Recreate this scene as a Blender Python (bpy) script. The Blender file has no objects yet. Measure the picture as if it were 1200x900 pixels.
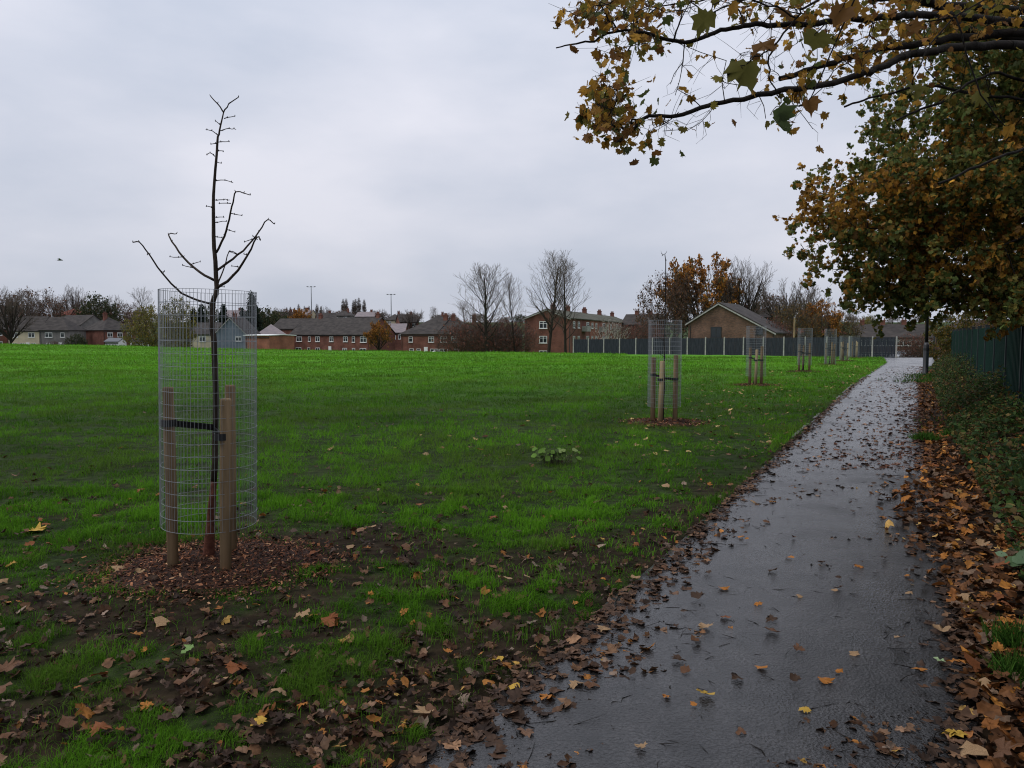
import bpy, math, random
import numpy as np
from math import radians as R, sin, cos, pi

# ------------------------------------------------------------------ camera, world, sun, exposure
scn = bpy.context.scene
COL = scn.collection
PITCH = math.atan(57/900)
cam_d = bpy.data.cameras.new('camera'); cam = bpy.data.objects.new('camera', cam_d); COL.objects.link(cam)
cam.location = (0, 0, 1.6); cam.rotation_euler = (pi/2-PITCH, 0, 0)
cam_d.sensor_width = 36; cam_d.lens = 27; cam_d.clip_start = 0.05; cam_d.clip_end = 3000
scn.camera = cam

SUN_EL, SUN_AZ = R(55), R(105)      # azimuth measured from +Y (ahead) towards -X (left)
w = bpy.data.worlds.new('World'); scn.world = w; w.use_nodes = True
nt = w.node_tree; nt.nodes.clear()
def N(t, **k):
    n = nt.nodes.new(t)
    for a, b in k.items(): setattr(n, a, b)
    return n
out = N('ShaderNodeOutputWorld'); bg = N('ShaderNodeBackground'); bg.inputs['Strength'].default_value = 0.1
sky = N('ShaderNodeTexSky', sky_type='NISHITA', sun_disc=False)
sky.sun_elevation = SUN_EL; sky.sun_rotation = -SUN_AZ
tc = N('ShaderNodeTexCoord'); mp = N('ShaderNodeMapping'); mp.inputs['Scale'].default_value = (1.0, 1.0, 2.6)
no = N('ShaderNodeTexNoise'); no.inputs['Scale'].default_value = 2.0; no.inputs['Detail'].default_value = 6; no.inputs['Roughness'].default_value = .5
cr = N('ShaderNodeValToRGB'); e = cr.color_ramp.elements
e[0].position = .32; e[0].color = (4.9, 5.4, 6.5, 1); e[1].position = .66; e[1].color = (7.5, 7.55, 8.35, 1)
sx = N('ShaderNodeSeparateXYZ'); mr = N('ShaderNodeMapRange')
mr.inputs['From Min'].default_value = 0; mr.inputs['From Max'].default_value = 1; mr.inputs['To Min'].default_value = .93; mr.inputs['To Max'].default_value = 1.6
sc_ = N('ShaderNodeVectorMath', operation='SCALE')
mx = N('ShaderNodeMixRGB'); mx.inputs['Fac'].default_value = .95
L = nt.links.new
L(tc.outputs['Generated'], mp.inputs['Vector']); L(mp.outputs[0], no.inputs['Vector']); L(no.outputs['Fac'], cr.inputs['Fac'])
L(tc.outputs['Generated'], sx.inputs[0]); L(sx.outputs['Z'], mr.inputs['Value'])
L(cr.outputs['Color'], sc_.inputs[0]); L(mr.outputs[0], sc_.inputs['Scale'])
L(sky.outputs['Color'], mx.inputs['Color1']); L(sc_.outputs[0], mx.inputs['Color2'])
L(mx.outputs['Color'], bg.inputs['Color']); L(bg.outputs[0], out.inputs['Surface'])

sd = bpy.data.lights.new('sun', 'SUN'); sd.energy = 1.3; sd.angle = R(25); sd.color = (1.0, .97, .93)
so = bpy.data.objects.new('sun', sd); COL.objects.link(so)
so.rotation_euler = (pi/2-SUN_EL, 0, SUN_AZ+pi); so.location = (-20, 10, 40)
scn.view_settings.view_transform = 'Standard'; scn.view_settings.look = 'None'
scn.view_settings.gamma = 1; scn.view_settings.exposure = 0.0; scn.view_settings.use_curve_mapping = False
scn.cycles.filter_width = 1.1
scn.cycles.max_bounces = 5; scn.cycles.diffuse_bounces = 3; scn.cycles.glossy_bounces = 2
scn.cycles.transmission_bounces = 3; scn.cycles.transparent_max_bounces = 4
scn.cycles.caustics_reflective = False; scn.cycles.caustics_refractive = False

rng = np.random.default_rng(7); random.seed(7)

# ------------------------------------------------------------------ helpers
def XZ(px, py, Y):
    """world point at depth Y seen at photo position (used once, while laying the place out)"""
    X = (px-600)/900; U = (450-py)/900
    fy = cos(PITCH)+U*sin(PITCH); fz = -sin(PITCH)+U*cos(PITCH)
    k = Y/fy
    return np.array([X*k, Y, 1.6+fz*k])
def gx(px, Y): return (px-600)/900*Y
def zy(py, Y): return XZ(600, py, Y)[2]

def sm(t): t = np.clip(t, 0, 1); return t*t*(3-2*t)
def hash2(i, j, s=0):
    n = (i.astype(np.int64)*374761393 + j.astype(np.int64)*668265263 + s*1442695041) & 0x7fffffff
    n = ((n ^ (n >> 13))*1274126177) & 0x7fffffff
    n = (n ^ (n >> 16)) & 0xffffff
    return n/float(0xffffff)
def vnoise(x, y, s=0):
    xi = np.floor(x); yi = np.floor(y); fx = x-xi; fy = y-yi
    fx = fx*fx*(3-2*fx); fy = fy*fy*(3-2*fy)
    a = hash2(xi, yi, s); b = hash2(xi+1, yi, s); c = hash2(xi, yi+1, s); d = hash2(xi+1, yi+1, s)
    return a*(1-fx)*(1-fy)+b*fx*(1-fy)+c*(1-fx)*fy+d*fx*fy
def fbm(x, y, s=0, o=3):
    v = 0; a = .5; t = 0
    for k in range(o):
        v = v+a*vnoise(x*2**k+k*17.3, y*2**k+k*9.1, s+k); t += a; a *= .5
    return v/t

PY_ = [-20, 0, 2.84, 4.69, 6.96, 13.46, 25.3, 38.9, 45, 60, 90]
PL_ = [-14, -2.1, -.38, .72, 1.85, 5.2, 11.3, 18.7, 22.0, 29.0, 41]
PR_ = [-12, .1, 1.78, 2.86, 4.0, 7.25, 13.5, 21.0, 25.0, 36.0, 56]
_yy = np.linspace(-20, 90, 441)
def _smooth(a):
    v = np.interp(_yy, PY_, a); k = np.ones(13)/13
    return np.convolve(np.pad(v, 6, mode='reflect', reflect_type='odd'), k, 'valid')
_pl, _pr = _smooth(PL_), _smooth(PR_)
def pathL(y): return np.interp(y, _yy, _pl)
def pathR(y): return np.interp(y, _yy, _pr)
def fenceX(y): return 2.02+.52*np.asarray(y, float)

def Hbase(x, y):
    x = np.asarray(x, float); y = np.asarray(y, float)
    u = x/np.maximum(y, 3)
    us = [-.9, -.67, -.22, .11, .5, .9]
    Rr = np.interp(u, us, [125, 115, 85, 64, 47, 45]); zc = np.interp(u, us, [.4, .32, -.19, -.05, .0, .0])
    z1 = zc*sm(y/Rr)
    z2 = zc-(zc+3.0)*sm((y-Rr)/(140-Rr))+11.5*sm((y-205)/210)+5*sm((y-430)/300)
    return np.where(y < Rr, z1, z2)
def H(x, y, bed=False):
    x = np.asarray(x, float); y = np.asarray(y, float)
    z = Hbase(x, y)
    dl = pathL(y)-x; dr = x-pathR(y)
    off = np.maximum(np.maximum(dl, dr), 0)
    m = sm((off-.15)/1.5)*sm(y/4+1)
    z = z+m*((fbm(x/3.1, y/3.1, 3)-.5)*.09+(fbm(x/.7, y/.7, 5)-.5)*.035)
    z = z+np.where(y > 12, m*(fbm(x/14, y/9, 8)-.5)*.22*sm((y-12)/20), 0)
    bank = sm((dr-.05)/1.1)*.16*(1-sm((y-36)/10))
    z = z+bank
    if bed: z = z-.05*sm((.12-off)/.12)
    return z
def h1(x, y): return float(H(np.array([x]), np.array([y]))[0])

def new_mesh(name, V, faces, cols=None, smooth=False, fm=None):
    """V (n,3); faces list of (k,m) int arrays"""
    me = bpy.data.meshes.new(name)
    V = np.asarray(V, np.float32); me.vertices.add(len(V)); me.vertices.foreach_set('co', V.ravel())
    faces = [np.asarray(f, np.int32) for f in faces if len(f)]
    li = np.concatenate([f.ravel() for f in faces]); tot = np.concatenate([np.full(len(f), f.shape[1], np.int32) for f in faces])
    st = np.concatenate([[0], np.cumsum(tot)[:-1]]).astype(np.int32)
    me.loops.add(len(li)); me.loops.foreach_set('vertex_index', li)
    me.polygons.add(len(tot)); me.polygons.foreach_set('loop_start', st); me.polygons.foreach_set('loop_total', tot)
    if smooth: me.polygons.foreach_set('use_smooth', np.ones(len(tot), bool))
    if fm is not None: me.polygons.foreach_set('material_index', np.asarray(fm, np.int32))
    if cols is not None:
        a = me.color_attributes.new('tint', 'FLOAT_COLOR', 'POINT')
        c = np.ones((len(V), 4), np.float32); c[:, :3] = cols; a.data.foreach_set('color', c.ravel())
    me.update(calc_edges=True); me.validate()
    return me

class MB:
    def __init__(s): s.v = []; s.f = []; s.m = []; s.n = 0
    def add(s, V, F, m=0):
        b = s.n; s.v += [tuple(p) for p in V]; s.n += len(V)
        for f in F: s.f.append(tuple(i+b for i in f)); s.m.append(m)
    def box(s, x0, x1, y0, y1, z0, z1, m=0):
        s.add([(x0,y0,z0),(x1,y0,z0),(x1,y1,z0),(x0,y1,z0),(x0,y0,z1),(x1,y0,z1),(x1,y1,z1),(x0,y1,z1)],
              [(0,3,2,1),(4,5,6,7),(0,1,5,4),(1,2,6,5),(2,3,7,6),(3,0,4,7)], m)
    def prism(s, poly, a, b, axis='x', m=0):
        n = len(poly)
        def P(p, t): return (t, p[0], p[1]) if axis == 'x' else ((p[0], t, p[1]) if axis == 'y' else (p[0], p[1], t))
        V = [P(p, a) for p in poly]+[P(p, b) for p in poly]
        F = [tuple(range(n))[::-1], tuple(range(n, 2*n))]+[(i, (i+1) % n, n+(i+1) % n, n+i) for i in range(n)]
        s.add(V, F, m)
    def tube(s, pts, rad, sides=8, cap=True, m=0):
        pts = [np.array(p, float) for p in pts]; n = len(pts)
        if np.isscalar(rad): rad = [rad]*n
        V = []; a = None
        for i, p in enumerate(pts):
            t = pts[min(i+1, n-1)]-pts[max(i-1, 0)]; t = t/(np.linalg.norm(t)+1e-9)
            if a is None:
                a = np.cross(t, (0, 0, 1) if abs(t[2]) < .9 else (1, 0, 0))
            a = a-t*np.dot(a, t); a = a/(np.linalg.norm(a)+1e-9); b = np.cross(t, a)
            for k in range(sides):
                q = 2*pi*k/sides; V.append(p+rad[i]*(a*cos(q)+b*sin(q)))
        F = [(i*sides+k, i*sides+(k+1) % sides, (i+1)*sides+(k+1) % sides, (i+1)*sides+k) for i in range(n-1) for k in range(sides)]
        if cap: F += [tuple(range(sides))[::-1], tuple(range((n-1)*sides, n*sides))]
        s.add(V, F, m)
    def mesh(s, name, smooth=False):
        me = bpy.data.meshes.new(name); me.from_pydata(s.v, [], s.f)
        me.polygons.foreach_set('material_index', s.m)
        if smooth: me.polygons.foreach_set('use_smooth', [True]*len(s.f))
        me.update(); return me

def obj(name, me, mats=None, parent=None, loc=None, rot=None):
    if isinstance(me, MB): me = me.mesh(name)
    if mats is not None and not len(me.materials):
        for m in (mats if isinstance(mats, (list, tuple)) else [mats]): me.materials.append(m)
    o = bpy.data.objects.new(name, me); COL.objects.link(o)
    if parent: o.parent = parent
    if loc is not None: o.location = loc
    if rot is not None: o.rotation_euler = rot
    return o
def tag(o, label=None, cat=None, group=None, kind=None):
    if label: o['label'] = label
    if cat: o['category'] = cat
    if group: o['group'] = group
    if kind: o['kind'] = kind
    return o
def thing(name, label, cat, loc=(0, 0, 0), rz=0, group=None):
    o = bpy.data.objects.new(name, None); COL.objects.link(o); o.empty_display_size = .3
    o.location = loc; o.rotation_euler = (0, 0, rz)
    return tag(o, label, cat, group)
def kids(o): return [c for c in COL.objects if c.parent == o]
def copy_tree(o, parent=None, children=None):
    c = o.copy(); COL.objects.link(c)
    if parent: c.parent = parent
    for ch in (children if children is not None else kids(o)): copy_tree(ch, c)
    return c

# ------------------------------------------------------------------ materials
def mat(name, base=(.5, .5, .5), rough=.7, spec=.3, metal=0):
    m = bpy.data.materials.new(name); m.use_nodes = True
    b = m.node_tree.nodes['Principled BSDF']
    b.inputs['Base Color'].default_value = (*base, 1); b.inputs['Roughness'].default_value = rough
    b.inputs['Specular IOR Level'].default_value = spec; b.inputs['Metallic'].default_value = metal
    return m
def nodes(m): return m.node_tree.nodes, m.node_tree.links.new, m.node_tree.nodes['Principled BSDF']
def noisy(name, c1, c2, scale=5, rough=.8, spec=.25, bump=0, bscale=None, detail=5, metal=0, stretch=(1, 1, 1), pos=(.35, .65)):
    m = mat(name, c1, rough, spec, metal); n, l, b = nodes(m)
    t = n.new('ShaderNodeTexCoord'); mp = n.new('ShaderNodeMapping'); mp.inputs['Scale'].default_value = stretch
    x = n.new('ShaderNodeTexNoise'); x.inputs['Scale'].default_value = scale; x.inputs['Detail'].default_value = detail
    r = n.new('ShaderNodeValToRGB'); e = r.color_ramp.elements
    e[0].position, e[1].position = pos; e[0].color = (*c1, 1); e[1].color = (*c2, 1)
    l(t.outputs['Object'], mp.inputs[0]); l(mp.outputs[0], x.inputs['Vector']); l(x.outputs['Fac'], r.inputs[0]); l(r.outputs[0], b.inputs['Base Color'])
    if bump:
        x2 = n.new('ShaderNodeTexNoise'); x2.inputs['Scale'].default_value = bscale or scale*4; x2.inputs['Detail'].default_value = 4
        l(mp.outputs[0], x2.inputs['Vector'])
        bp = n.new('ShaderNodeBump'); bp.inputs['Strength'].default_value = bump; bp.inputs['Distance'].default_value = .02
        l(x2.outputs['Fac'], bp.inputs['Height']); l(bp.outputs[0], b.inputs['Normal'])
    return m
def tinted(name, rough=.6, spec=.3, trans=.3, noise=0):
    m = mat(name, (.1, .1, .1), rough, spec); n, l, b = nodes(m)
    a = n.new('ShaderNodeAttribute'); a.attribute_name = 'tint'
    src = a.outputs['Color']
    if noise:
        t = n.new('ShaderNodeTexCoord'); x = n.new('ShaderNodeTexNoise'); x.inputs['Scale'].default_value = noise; x.inputs['Detail'].default_value = 3
        q = n.new('ShaderNodeMapRange'); q.inputs['From Min'].default_value = .3; q.inputs['From Max'].default_value = .7; q.inputs['To Min'].default_value = .6; q.inputs['To Max'].default_value = 1.35
        s = n.new('ShaderNodeVectorMath'); s.operation = 'SCALE'
        l(t.outputs['Object'], x.inputs['Vector']); l(x.outputs['Fac'], q.inputs[0]); l(src, s.inputs[0]); l(q.outputs[0], s.inputs['Scale']); src = s.outputs[0]
    l(src, b.inputs['Base Color'])
    if trans:
        tr = n.new('ShaderNodeBsdfTranslucent'); mxs = n.new('ShaderNodeMixShader'); mxs.inputs[0].default_value = trans
        l(src, tr.inputs['Color']); o = n['Material Output']
        l(b.outputs[0], mxs.inputs[1]); l(tr.outputs[0], mxs.inputs[2]); l(mxs.outputs[0], o.inputs['Surface'])
    return m
def brick(name, c1, c2, mortar, scale=1):
    m = mat(name, c1, .9, .15); n, l, b = nodes(m)
    t = n.new('ShaderNodeTexCoord'); br = n.new('ShaderNodeTexBrick')
    sep = n.new('ShaderNodeSeparateXYZ'); ad = n.new('ShaderNodeMath'); cmb = n.new('ShaderNodeCombineXYZ')
    l(t.outputs['Object'], sep.inputs[0]); l(sep.outputs[0], ad.inputs[0]); l(sep.outputs[1], ad.inputs[1])
    l(ad.outputs[0], cmb.inputs[0]); l(sep.outputs[2], cmb.inputs[1]); l(cmb.outputs[0], br.inputs['Vector'])
    br.inputs['Color1'].default_value = (*c1, 1); br.inputs['Color2'].default_value = (*c2, 1); br.inputs['Mortar'].default_value = (*mortar, 1)
    br.inputs['Scale'].default_value = 1; br.inputs['Brick Width'].default_value = .225; br.inputs['Row Height'].default_value = .075; br.inputs['Mortar Size'].default_value = .008
    x = n.new('ShaderNodeTexNoise'); x.inputs['Scale'].default_value = .55; x.inputs['Detail'].default_value = 6
    q = n.new('ShaderNodeMapRange'); q.inputs['From Min'].default_value = .3; q.inputs['From Max'].default_value = .7; q.inputs['To Min'].default_value = .62; q.inputs['To Max'].default_value = 1.3
    s = n.new('ShaderNodeVectorMath'); s.operation = 'SCALE'
    l(t.outputs['Object'], x.inputs['Vector']); l(x.outputs['Fac'], q.inputs[0]); l(br.outputs['Color'], s.inputs[0]); l(q.outputs[0], s.inputs['Scale']); l(s.outputs[0], b.inputs['Base Color'])
    return m

M = {}
M['bark'] = noisy('bark', (.035, .028, .022), (.075, .06, .045), 14, .9, .15, .5, 60, stretch=(1, 1, .3))
M['bark_dark'] = noisy('bark_dark', (.009, .0075, .006), (.022, .017, .013), 14, .85, .2, .4, 60)
M['bark_far'] = mat('bark_far', (.035, .028, .024), .9, .1)
M['bark_birch'] = noisy('bark_birch', (.55, .5, .45), (.3, .26, .22), 4, .8, .2)
M['twig_far'] = mat('twig_far', (.11, .085, .07), .9, .1)  # twig colour lightened to stand for haze over distance
M['leaf'] = tinted('leaf', .6, .15, .45)
M['leaf_dead'] = tinted('leaf_dead', .6, .12, .10, noise=35)
M['grass'] = tinted('grass_blades', .7, .04, .35)
M['chips'] = tinted('bark_chips', .75, .08, 0)
M['bark_sap'] = noisy('bark_sapling', (.022, .017, .013), (.055, .042, .032), 30, .85, .12, .5, 90, stretch=(1, 1, .25))
M['bark_red'] = noisy('bark_reddish', (.06, .020, .013), (.12, .045, .028), 25, .8, .15, .4, 80)
M['brick_red'] = brick('brick_red', (.19, .065, .045), (.13, .048, .036), (.16, .11, .09))
M['brick_orange'] = brick('brick_orange', (.30, .10, .06), (.23, .08, .05), (.22, .15, .12))
M['brick_brown'] = brick('brick_brown', (.17, .088, .056), (.085, .048, .036), (.14, .11, .09))
M['render_cream'] = noisy('render_cream', (.55, .47, .33), (.45, .39, .28), 1, .9, .1)
M['render_grey'] = noisy('render_grey', (.20, .185, .175), (.14, .13, .125), 1, .9, .1)
M['render_blue'] = noisy('render_blue', (.16, .19, .23), (.12, .145, .18), 1, .9, .1)
M['roof_dark'] = noisy('roof_tiles_dark', (.034, .030, .028), (.062, .054, .049), .8, .85, .2, .5, 8, stretch=(1, 1, 3))
M['roof_moss'] = noisy('roof_tiles_moss', (.06, .062, .045), (.10, .10, .075), .8, .9, .2, .5, 8)
M['roof_red'] = noisy('roof_tiles_red', (.24, .075, .05), (.17, .06, .045), 1, .85, .2)
M['roof_pale'] = noisy('roof_tiles_pale', (.24, .20, .20), (.18, .16, .165), 1, .8, .2)
M['white'] = mat('white_paint', (.72, .72, .7), .5, .4)
M['glass'] = mat('window_glass', (.02, .025, .03), .12, .5)
M['galv'] = mat('galvanised_wire', (.30, .32, .34), .45, .5, .45)
M['stake'] = noisy('stake_timber', (.12, .085, .048), (.34, .24, .14), 9, .85, .08, .4, 40, stretch=(1, 1, .12))
M['stake_pale'] = noisy('stake_timber_pale', (.38, .29, .16), (.28, .21, .12), 9, .8, .2, .3, 40, stretch=(1, 1, .12))
M['rubber'] = mat('black_rubber', (.012, .012, .013), .5, .4)
M['mulch'] = noisy('mulch_soil', (.022, .012, .008), (.06, .028, .018), 30, .9, .2, .8, 90)
M['concrete'] = noisy('concrete', (.38, .37, .34), (.26, .25, .23), 3, .9, .2)
M['kerb'] = noisy('edging_concrete', (.16, .155, .14), (.07, .07, .06), 5, .8, .3, .3, 30)
M['slate_panel'] = noisy('fence_panel_stain', (.018, .022, .029), (.040, .045, .056), 2.5, .85, .2, .2, 20, stretch=(6, 6, .6))
M['green_steel'] = noisy('green_steel', (.004, .020, .014), (.008, .034, .025), 2, .6, .12, 0, stretch=(3, 3, .5))
M['green_post'] = mat('green_post', (.018, .026, .03), .5, .4)
M['black_metal'] = mat('black_metal', (.012, .013, .015), .45, .5)
M['grey_metal'] = mat('grey_metal', (.22, .23, .24), .5, .5, .4)
M['tyre'] = mat('tyre', (.015, .015, .015), .8, .2)
M['lens'] = mat('lamp_lens', (.5, .5, .48), .2, .5)
M['feather'] = mat('feather', (.12, .12, .13), .8, .2)

# ground: tint attribute carries the lie of grass against bare earth
g = mat('ground', (.03, .08, .01), .9, .05); n, l, b = nodes(g)
at = n.new('ShaderNodeAttribute'); at.attribute_name = 'tint'; t = n.new('ShaderNodeTexCoord')
def nz(sc, det=6, st=None):
    x = n.new('ShaderNodeTexNoise'); x.inputs['Scale'].default_value = sc; x.inputs['Detail'].default_value = det
    if st:
        q = n.new('ShaderNodeMapping'); q.inputs['Scale'].default_value = st; l(t.outputs['Object'], q.inputs[0]); l(q.outputs[0], x.inputs['Vector'])
    else: l(t.outputs['Object'], x.inputs['Vector'])
    return x
x1 = nz(9, 8); x2 = nz(.35, 5, (1, 2.2, 1)); x3 = nz(3, 6, (1, 2.5, 1))
r1 = n.new('ShaderNodeMapRange'); r1.inputs['From Min'].default_value = .3; r1.inputs['From Max'].default_value = .7; r1.inputs['To Min'].default_value = .5; r1.inputs['To Max'].default_value = 1.5
r2 = n.new('ShaderNodeMapRange'); r2.inputs['From Min'].default_value = .3; r2.inputs['From Max'].default_value = .7; r2.inputs['To Min'].default_value = .78; r2.inputs['To Max'].default_value = 1.2
r3 = n.new('ShaderNodeMapRange'); r3.inputs['From Min'].default_value = .3; r3.inputs['From Max'].default_value = .7; r3.inputs['To Min'].default_value = .6; r3.inputs['To Max'].default_value = 1.3
m1 = n.new('ShaderNodeMath'); m1.operation = 'MULTIPLY'; m2 = n.new('ShaderNodeMath'); m2.operation = 'MULTIPLY'
l(x1.outputs['Fac'], r1.inputs[0]); l(x2.outputs['Fac'], r2.inputs[0]); l(x3.outputs['Fac'], r3.inputs[0])
l(r1.outputs[0], m1.inputs[0]); l(r2.outputs[0], m1.inputs[1]); l(m1.outputs[0], m2.inputs[0]); l(r3.outputs[0], m2.inputs[1])
s = n.new('ShaderNodeVectorMath'); s.operation = 'SCALE'; l(at.outputs['Color'], s.inputs[0]); l(m2.outputs[0], s.inputs['Scale']); l(s.outputs[0], b.inputs['Base Color'])
bp = n.new('ShaderNodeBump'); bp.inputs['Strength'].default_value = .7; bp.inputs['Distance'].default_value = .04; l(x1.outputs['Fac'], bp.inputs['Height']); l(bp.outputs[0], b.inputs['Normal'])
M['ground'] = g

# wet asphalt
a_ = mat('wet_asphalt', (.03, .03, .032), .3, .42); n, l, b = nodes(a_); t = n.new('ShaderNodeTexCoord')
x1 = nz(.9, 7); x2 = nz(140, 3); x3 = nz(5, 8)
r = n.new('ShaderNodeValToRGB'); e = r.color_ramp.elements; e[0].position = .3; e[0].color = (.006, .0058, .0058, 1); e[1].position = .7; e[1].color = (.021, .020, .020, 1)
l(x3.outputs['Fac'], r.inputs[0])
v2 = n.new('ShaderNodeTexVoronoi'); v2.inputs['Scale'].default_value = 120; l(t.outputs['Object'], v2.inputs['Vector']); gq = n.new('ShaderNodeSeparateXYZ'); l(v2.outputs['Color'], gq.inputs[0])
gm_ = n.new('ShaderNodeMapRange'); gm_.inputs['To Min'].default_value = .35; gm_.inputs['To Max'].default_value = 2.3; l(gq.outputs[0], gm_.inputs[0]); gs_ = n.new('ShaderNodeVectorMath'); gs_.operation = 'SCALE'; l(r.outputs[0], gs_.inputs[0]); l(gm_.outputs[0], gs_.inputs['Scale']); l(gs_.outputs[0], b.inputs['Base Color'])
q = n.new('ShaderNodeMapRange'); q.inputs['From Min'].default_value = .35; q.inputs['From Max'].default_value = .65; q.inputs['To Min'].default_value = .10; q.inputs['To Max'].default_value = .34
l(x1.outputs['Fac'], q.inputs[0]); l(q.outputs[0], b.inputs['Roughness'])
vo = n.new('ShaderNodeTexVoronoi'); vo.inputs['Scale'].default_value = 70; l(t.outputs['Object'], vo.inputs['Vector'])
ad = n.new('ShaderNodeMath'); ad.operation = 'ADD'; l(vo.outputs['Distance'], ad.inputs[0]); l(x2.outputs['Fac'], ad.inputs[1])
bp = n.new('ShaderNodeBump'); bp.inputs['Strength'].default_value = .6; bp.inputs['Distance'].default_value = .0035; l(ad.outputs[0], bp.inputs['Height'])
bp2 = n.new('ShaderNodeBump'); bp2.inputs['Strength'].default_value = .22; bp2.inputs['Distance'].default_value = .02; l(x3.outputs['Fac'], bp2.inputs['Height']); l(bp.outputs[0], bp2.inputs['Normal']); l(bp2.outputs[0], b.inputs['Normal'])
M['asphalt'] = a_

# ------------------------------------------------------------------ where the tree guards stand
GUARDS = [(-2.05, 5.20), (2.80, 14.1), (7.75, 24.4), (12.75, 33.5), (17.4, 42.0), (21.4, 49.5), (25.2, 56.5)]
def mulch_mask(x, y):
    m = np.zeros_like(x)
    for i, (a, b) in enumerate(GUARDS):
        rr = .84 if i == 0 else .78
        d = np.hypot((x-a)/1.0, (y-b)/.9)+(fbm(x*2.1, y*2.1, 40+i)-.5)*.5
        m = np.maximum(m, sm((rr-d)/.3))
    return m
def bare(x, y):
    """0 = turf, 1 = bare earth and litter"""
    n1 = fbm(x/.40+3, y/.34, 21, 4); n2 = fbm(x/.22, y/.2, 25, 3)
    near = 1-sm((y-3.2)/8)
    dl = pathL(y)-x
    edge = sm((1.2-dl)/1.2)*(1-sm((y-5)/12))
    th = n1*.6+n2*.4
    v = sm((th-(.62-.165*near-.08*edge))/.10)
    mud = 1.1*np.exp(-(((x+1.15)/.9)**2+((y-5.75)/.7)**2))+.8*np.exp(-(((x+2.4)/1.2)**2+((y-4.35)/.4)**2))
    v = v*(.3+.65*near+.35*edge).clip(0, .93)
    v = np.maximum(v, sm((mud+.9*(n2-.5)-.30)/.3)*.95)
    v = np.maximum(v, mulch_mask(x, y))
    v = np.maximum(v, sm((.10-dl+.25*(n2-.5))/.10))
    return v.clip(0, 1)

# ------------------------------------------------------------------ ground sheet
def warp(n, a, k, lo, hi):
    s = np.linspace(np.arcsinh(lo/a), np.arcsinh(hi/a), n); return a*np.sinh(s)
gxs = warp(420, 6, 1, -900, 900); gys = warp(420, 9, 1, -60, 1400)
X, Y = np.meshgrid(gxs, gys); Z = H(X, Y, bed=True)
bm = bare(X, Y)*(1-sm((Y-20)/20)); dr = X-pathR(Y)
bm = np.maximum(bm, sm((dr+.2)/.3)*(1-sm((Y-45)/15)))
grass_c = np.array([.022, .034, .010]); earth = np.array([.024, .016, .010]); far_c = np.array([.05, .075, .03]); gfar = np.array([.078, .225, .012])  # near turf base: earthy green, darkened to stand for shade between tufts
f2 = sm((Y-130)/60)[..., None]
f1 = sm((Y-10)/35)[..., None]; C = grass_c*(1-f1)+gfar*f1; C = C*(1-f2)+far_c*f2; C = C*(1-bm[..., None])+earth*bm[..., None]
V = np.stack([X, Y, Z], -1).reshape(-1, 3); nx = len(gxs); ny = len(gys)
I = (np.arange(ny-1)[:, None]*nx+np.arange(nx-1)[None]).ravel()
F = np.stack([I, I+1, I+1+nx, I+nx], 1)
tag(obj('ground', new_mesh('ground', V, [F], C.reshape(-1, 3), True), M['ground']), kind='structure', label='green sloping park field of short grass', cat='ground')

# path sheet with crown and skirt
ys = np.concatenate([np.linspace(-6, 20, 120), np.linspace(20.5, 88, 90)]); K = 13; V = []
for y in ys:
    Lx, Rx = pathL(y), pathR(y)
    wob = .07*(fbm(np.array([y*1.3]), np.array([1.]), 60)[0]-.5); wob2 = .06*(fbm(np.array([y*1.1]), np.array([5.]), 61)[0]-.5)
    for k in range(K+2):
        if k == 0: x = Lx+wob-.03; dz = -.09
        elif k == K+1: x = Rx+wob2+.03; dz = -.09
        else:
            s_ = (k-1)/(K-1); x = Lx+wob+(Rx+wob2-Lx-wob)*s_; dz = .012*(1-(2*s_-1)**2)
        V.append((x, y, float(Hbase(x, y))+.004+dz))
I = (np.arange(len(ys)-1)[:, None]*(K+2)+np.arange(K+1)[None]).ravel()
F = np.stack([I, I+1, I+K+3, I+K+2], 1)
tag(obj('path', new_mesh('path', V, [F], smooth=True), M['asphalt']), kind='structure', label='wet asphalt footpath', cat='path')
# thin concrete edging at the grass side
mb = MB(); yy = np.arange(7.5, 44, .92)
for a in yy:
    if a < 10 or random.random() < .45: continue
    p0 = np.array([pathL(a)-.05, a]); p1 = np.array([pathL(a+.915)-.05, a+.915]); jz = random.uniform(-.012, .008)
    z0 = float(Hbase(*p0)); z1 = float(Hbase(*p1)); d = (p1-p0)/np.linalg.norm(p1-p0); nn = np.array([-d[1], d[0]])*.025
    q = [p0-nn, p1-nn, p1+nn, p0+nn]; zz = [z0, z1, z1, z0]
    mb.add([(q[i][0], q[i][1], zz[i]-.08) for i in range(4)]+[(q[i][0], q[i][1], zz[i]+.008+jz*.4) for i in range(4)],
           [(0,3,2,1),(4,5,6,7),(0,1,5,4),(1,2,6,5),(2,3,7,6),(3,0,4,7)])
tag(obj('path_edging', mb, M['kerb']), kind='structure', label='thin concrete edging along the grass side of the path', cat='kerb')
# road beyond the crest, with kerb
V = []; 
for i in range(60):
    x = 18+i*2.2
    for y in (100-.05*x, 106.5-.05*x): V.append((x, y, float(Hbase(x, y))+.03))
F = [(2*i, 2*i+2, 2*i+3, 2*i+1) for i in range(59)]
tag(obj('road', new_mesh('road', V, [F]), M['asphalt']), kind='structure', label='estate road below the crest', cat='road')

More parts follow.
